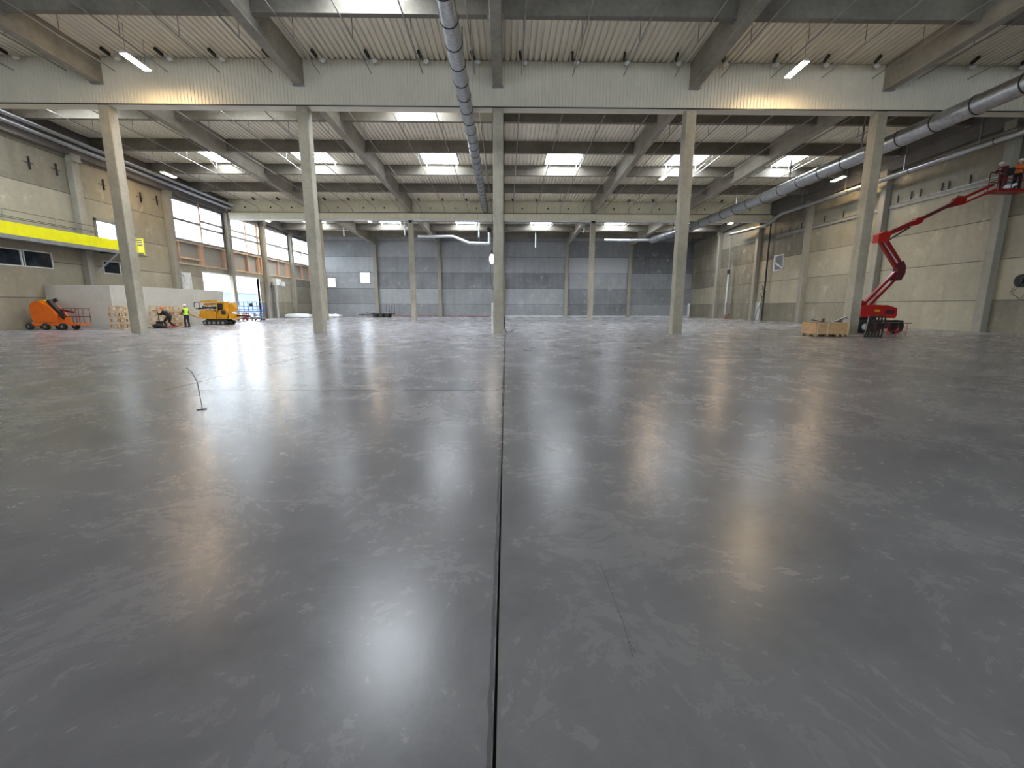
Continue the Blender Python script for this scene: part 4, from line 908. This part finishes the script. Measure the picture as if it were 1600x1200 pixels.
STK = [(-27.35, 31.7, 'stack left of the front column', 4), (-27.4, 35.3, 'stack right behind the front column', 4), (-26.3, 35.5, 'stack behind the bending worker', 4)]
LV = ('bottom', 'second from the floor', 'third from the floor', 'top')
for x, y, nm, n_ in STK:
    for k in range(n_):
        o = c0 if first else copy_tree(c0); first = False
        o.location = (x + (.04 if k % 2 else -.03), y, k * .412); o.rotation_euler = (0, 0, R((-3, 2, -1, 4)[k]))
        o['label'] = 'open timber slat crate, %s of the %s' % (LV[k], nm)
m = MB(); m.bar((-27.2, 34.3, .03), (-26.5, 34.5, .05), .14, .04); tag(m.build('loose_plank', 'pallet_wood'), 'short loose plank on the floor by the crates', 'plank')

# ------------------------------------------------------------------ orange mast lift
t = thing('mast_lift', 'orange self-propelled mast lift with low basket at the left wall', 'mast lift', (-31.6, 31.0, 0))
m = MB(t); m.prism([(-32.55, .28), (-30.3, .28), (-30.3, .46), (-30.7, .52), (-32.5, .52)], 'Y', 30.55, 31.4); m.build('chassis', 'orange_paint', t)
for x in (-32.65, -31.55, -30.4):
    for y in (30.52, 31.42): wheel(t, (x, y, .23), .23 if x > -32 else .21, .2, hub='steel_grey')
m = MB(t); m.prism([(-32.3, .54), (-30.75, .54), (-30.72, .9), (-30.85, 1.2), (-31.3, 1.65), (-31.75, 1.92), (-32.2, 1.9), (-32.48, 1.7), (-32.52, 1.1), (-32.45, .7)], 'Y', 30.55, 31.35); m.build('hood', 'orange_paint', t)
m = MB(t); m.prism([(-32.2, 1.93), (-31.75, 1.95), (-31.4, 1.75), (-31.2, 1.85), (-31.7, 2.03), (-32.1, 2.0)], 'Y', 30.7, 31.2); m.build('top_cover', 'amber_paint', t)
m = MB(t); m.bar((-31.35, 30.8, 2.0), (-30.4, 30.8, .75), .2, .26, (0, 1, 0)); m.bar((-31.5, 31.1, 1.9), (-31.1, 31.1, 2.05), .2, .14, (0, 1, 0)); m.build('mast', 'black', t)
m = MB(t); m.bar((-30.75, 30.9, 1.35), (-29.9, 30.9, 1.2), .12, .16, (0, 1, 0)); m.build('jib', 'dark_red_cloth', t)
m = MB(t); m.box(-30.15, 30.5, .32, -29.2, 31.3, .42); m.build('basket_floor', 'orange_paint', t)
m = MB(t); m.box(-30.15, 30.48, .42, -29.75, 30.5, .85); m.build('basket_panel', 'orange_paint', t)
for z in (.9, 1.45): m = MB(t); m.tube([(-30.6, 30.5, z), (-29.15, 30.5, z), (-29.15, 31.3, z), (-30.6, 31.3, z), (-30.6, 30.5, z)], .02, 6); m.build('guard_rail', 'dark_steel', t)
for x in (-30.15, -29.65, -29.2):
    for y in (30.5, 31.3): m = MB(t); m.tube([(x, y, .4), (x, y, 1.46)], .018, 6); m.build('rail_post', 'red_paint', t)

# ------------------------------------------------------------------ yellow tracked spider lift
t = thing('spider_lift', 'amber yellow tracked spider crane with booms folded on top', 'tracked lift', (-26.2, 40.4, 0))
for y in (39.75, 40.85):
    m = MB(t); q = [(-27.05, .06), (-26.95, 0), (-25.15, 0), (-25.0, .1), (-25.0, .3), (-25.15, .42), (-26.9, .4), (-27.1, .28)]; m.prism(q, 'Y', y - .16, y + .16); tr = m.build('crawler_track', 'rubber', t)
    for x in (-26.9, -26.5, -26.1, -25.7, -25.3): m = MB(t); m.tube([(x, y - .18, .17), (x, y + .18, .17)], .12, 12); w_ = m.build('road_wheel', 'steel_grey', None); w_.location = (0, 0, 0); w_.parent = tr
m = MB(t); m.box(-27.0, 39.95, .4, -25.1, 40.65, .6); m.build('chassis', 'black', t)
m = MB(t); m.prism([(-27.45, .55), (-26.0, .5), (-25.95, 1.1), (-26.2, 1.28), (-27.2, 1.3), (-27.55, 1.1)], 'Y', 39.8, 40.6); m.build('engine_hood', 'amber_paint', t)
m = MB(t); m.prism([(-25.95, .5), (-24.95, .5), (-24.9, 1.0), (-25.2, 1.4), (-25.15, 2.05), (-25.9, 2.05)], 'Y', 39.9, 40.6); m.build('turret', 'amber_paint', t)
m = MB(t); m.box(-25.8, 39.86, 1.3, -25.35, 39.9, 1.9); m.box(-25.5, 39.84, .9, -25.15, 39.9, 1.25); m.build('control_panel', 'dark_steel', t)
for i, (a, b, w, h, mt) in enumerate((((-27.3, 40.0, 2.02), (-25.9, 40.0, 2.12), .16, .22, 'amber_paint'), ((-27.2, 40.25, 1.8), (-25.7, 40.25, 1.86), .2, .2, 'amber_paint'), ((-27.6, 40.0, 1.42), (-25.9, 40.0, 1.55), .14, .16, 'black'), ((-27.4, 40.3, 1.55), (-25.8, 40.3, 1.4), .14, .12, 'dark_steel'))):
    m = MB(t); m.bar(a, b, w, h, (0, 1, 0)); m.build('boom_section', mt, t)
m = MB(t); m.tube([(-27.85, 39.9, 1.95), (-27.9, 39.9, 1.6), (-27.7, 39.9, 1.35), (-27.45, 39.9, 1.5), (-27.4, 39.9, 2.0), (-27.85, 39.9, 1.95)], .03, 6); m.build('hose_guard', 'black', t)
for k in range(3): m = MB(t); m.tube([(-27.1 + k * .4, 39.85, 1.7), (-26.7 + k * .4, 39.8, 1.25), (-26.2 + k * .3, 39.8, 1.5), (-25.9, 39.85, 1.1)], .022, 5); m.build('hose', 'black', t)
m = MB(t); m.prism([(-25.0, 1.2), (-24.45, 1.15), (-24.35, 1.5), (-24.5, 1.95), (-24.85, 1.9)], 'Y', 40.0, 40.4); m.build('cylinder_head', 'amber_paint', t)
m = MB(t); m.prism([(-25.1, .55), (-24.3, .5), (-24.25, .95), (-24.9, 1.05)], 'Y', 39.9, 40.5); m.build('front_box', 'amber_paint', t)
for a, b, mt in (((-27.3, 39.7, 1.0), (-28.5, 38.9, 1.35), 'timber_pale'), ((-27.2, 39.8, .5), (-28.5, 39.2, 1.15), 'crate_wood'), ((-24.4, 40.0, .8), (-23.2, 40.3, .75), 'black'), ((-24.9, 40.6, .6), (-24.3, 41.3, .9), 'amber_paint')):
    m = MB(t); m.bar(a, b, .12, .14); m.build('outrigger_leg', mt, t)

# ------------------------------------------------------------------ blue scissor lifts, red barrier
def scissor(x, y, label):
    t = thing('scissor_lift', label, 'scissor lift', (x, y, 0), group='blue scissor lifts by the gate')
    m = MB(t); m.box(x - .7, y - .38, .14, x + .7, y + .38, .42); m.build('chassis', 'steel_grey', t)
    for q in (x - .5, x + .5):
        for s_ in (-.36, .36): wheel(t, (q, y + s_, .17), .17, .12)
    for k in range(3):
        z = .45 + k * .15
        for s_ in (-.28, .28): m = MB(t); m.bar((x - .65, y + s_, z), (x + .65, y + s_, z + .14), .04, .07, (0, 1, 0)); m.bar((x + .65, y + s_, z), (x - .65, y + s_, z + .14), .04, .07, (0, 1, 0)); m.build('scissor_arm', 'blue_paint' if k != 1 else 'steel_grey', t)
    m = MB(t); m.box(x - .75, y - .4, .98, x + .75, y + .4, 1.1); m.build('platform', 'blue_paint', t)
    for z in (1.25, 1.65, 2.15): m = MB(t); m.tube([(x - .75, y - .4, z), (x + .75, y - .4, z), (x + .75, y + .4, z), (x - .75, y + .4, z), (x - .75, y - .4, z)], .045, 6); m.build('guard_rail', 'blue_paint' if z < 2 else 'galv_pale', t)
    for q in (-.75, -.25, .25, .75):
        for s_ in (-.4, .4): m = MB(t); m.tube([(x + q, y + s_, 1.1), (x + q, y + s_, 2.16)], .026, 6); m.build('rail_post', 'blue_paint', t)
    m = MB(t); m.box(x + .1, y - .42, 1.15, x + .45, y - .4, 1.75); m.build('notice_board', 'white_paint', t)
    m = MB(t); m.box(x - .6, y - .45, 1.6, x - .35, y - .2, 2.0); m.build('control_box', 'black', t)
    return t
scissor(-31.1, 52.0, 'blue scissor lift half hidden behind the yellow tracked crane')
scissor(-29.2, 52.2, 'blue scissor lift standing free in front of the gate')
t = thing('barrier_stand', 'small red and white folding barrier in front of the scissor lifts', 'barrier', (-28.9, 49.4, 0))
for q in (-.28, 0, .28): m = MB(t); m.tube([(-28.9 + q, 49.2, 0), (-28.9 + q, 49.4, .95), (-28.9 + q, 49.6, 0)], .03, 6); m.build('leg', 'red_paint', t)
for z in (.3, .55, .8): m = MB(t); m.box(-29.25, 49.36, z, -28.55, 49.4, z + .1); m.build('crossbar', 'bright_red' if z != .55 else 'white_paint', t)
m = MB(); m.bar((-32.0, 48.9, .06), (-29.4, 48.6, .06), .12, .1); m.bar((-31.6, 48.7, .16), (-29.6, 48.8, .16), .1, .09); tag(m.build('loose_beam', 'timber_pink'), 'pinkish loose beams lying before the blue scissor lifts', 'beam', kind='thing')

# ------------------------------------------------------------------ wrapped bundles, trailer
def bundle(x, y, w, d, h, label):
    t = thing('wrapped_bundle', label, 'bundle', (x, y, 0), group='plastic wrapped bundles')
    m = MB(t); rnd = random.Random(int(x * 10))
    nx, ny = 10, 5; vs = []
    for j_ in range(ny):
        for i_ in range(nx):
            e = min(i_, nx - 1 - i_, 2 * min(j_, ny - 1 - j_)) / 2
            vs.append((x - w / 2 + w * i_ / (nx - 1), y - d / 2 + d * j_ / (ny - 1), h * min(1, .72 + .2 * e) + rnd.uniform(-.06, .06)))
    b = len(vs); vs += [(v[0], v[1], .12) for v in vs]
    fs = [(j_ * nx + i_, j_ * nx + i_ + 1, (j_ + 1) * nx + i_ + 1, (j_ + 1) * nx + i_) for j_ in range(ny - 1) for i_ in range(nx - 1)]
    fs += [tuple(q + b for q in f)[::-1] for f in fs]
    for i_ in range(nx - 1): fs += [(i_, i_ + b, i_ + 1 + b, i_ + 1), ((ny - 1) * nx + i_, (ny - 1) * nx + i_ + 1, (ny - 1) * nx + i_ + 1 + b, (ny - 1) * nx + i_ + b)]
    for j_ in range(ny - 1): fs += [(j_ * nx, (j_ + 1) * nx, (j_ + 1) * nx + b, j_ * nx + b), (j_ * nx + nx - 1, j_ * nx + nx - 1 + b, (j_ + 1) * nx + nx - 1 + b, (j_ + 1) * nx + nx - 1)]
    m.add(vs, fs); m.build('wrapping', 'plastic_white', t)
    for q in (-.42, 0, .36): m = MB(t); m.box(x + w * q, y - d / 2, 0, x + w * q + .12, y + d / 2, .12); m.build('bearer', 'pallet_wood', t)
bundle(-31.0, 66.5, 3.6, 1.4, .62, 'white plastic wrapped bundle lying left of the second front column')
bundle(-27.2, 69.5, 2.6, 1.2, .5, 'grey-white wrapped bundle seen right of the second front column')
t = thing('flat_trailer', 'black three-wheeled flat trailer with upright stakes near the far wall', 'trailer', (-19.3, 68, 0))
m = MB(t); m.box(-20.6, 67.2, .5, -17.2, 68.8, .62); m.build('load_bed', 'black', t)
for x in (-19.9, -19.0, -18.1):
    for y in (67.2, 68.8): wheel(t, (x, y, .33), .33, .2, hub='dark_steel')
m = MB(t); m.bar((-20.6, 68, .5), (-22.6, 68, .42), .12, .1); m.bar((-20.6, 67.5, .5), (-22.2, 68, .45), .08, .08); m.bar((-20.6, 68.5, .5), (-22.2, 68, .45), .08, .08); m.build('drawbar', 'black', t)
m = MB(t); m.tube([(-22.0, 68, 0), (-22.0, 68, .6)], .05, 8); m.build('jockey_stand', 'black', t)
for x in (-21.4, -20.4): m = MB(t); m.bar((x, 67.4, .62), (x + .5, 67.4, .8), .06, .06); m.build('side_stay', 'black', t)
for x in (-18.1, -17.7, -17.3):
    for y in (67.25, 68.75): m = MB(t); m.tube([(x, y, .6), (x, y, 1.85)], .035, 6); m.build('stake', 'black', t)
m = MB(t); m.bar((-18.1, 67.25, .9), (-17.3, 67.25, .9), .05, .05); m.build('stake_rail', 'black', t)
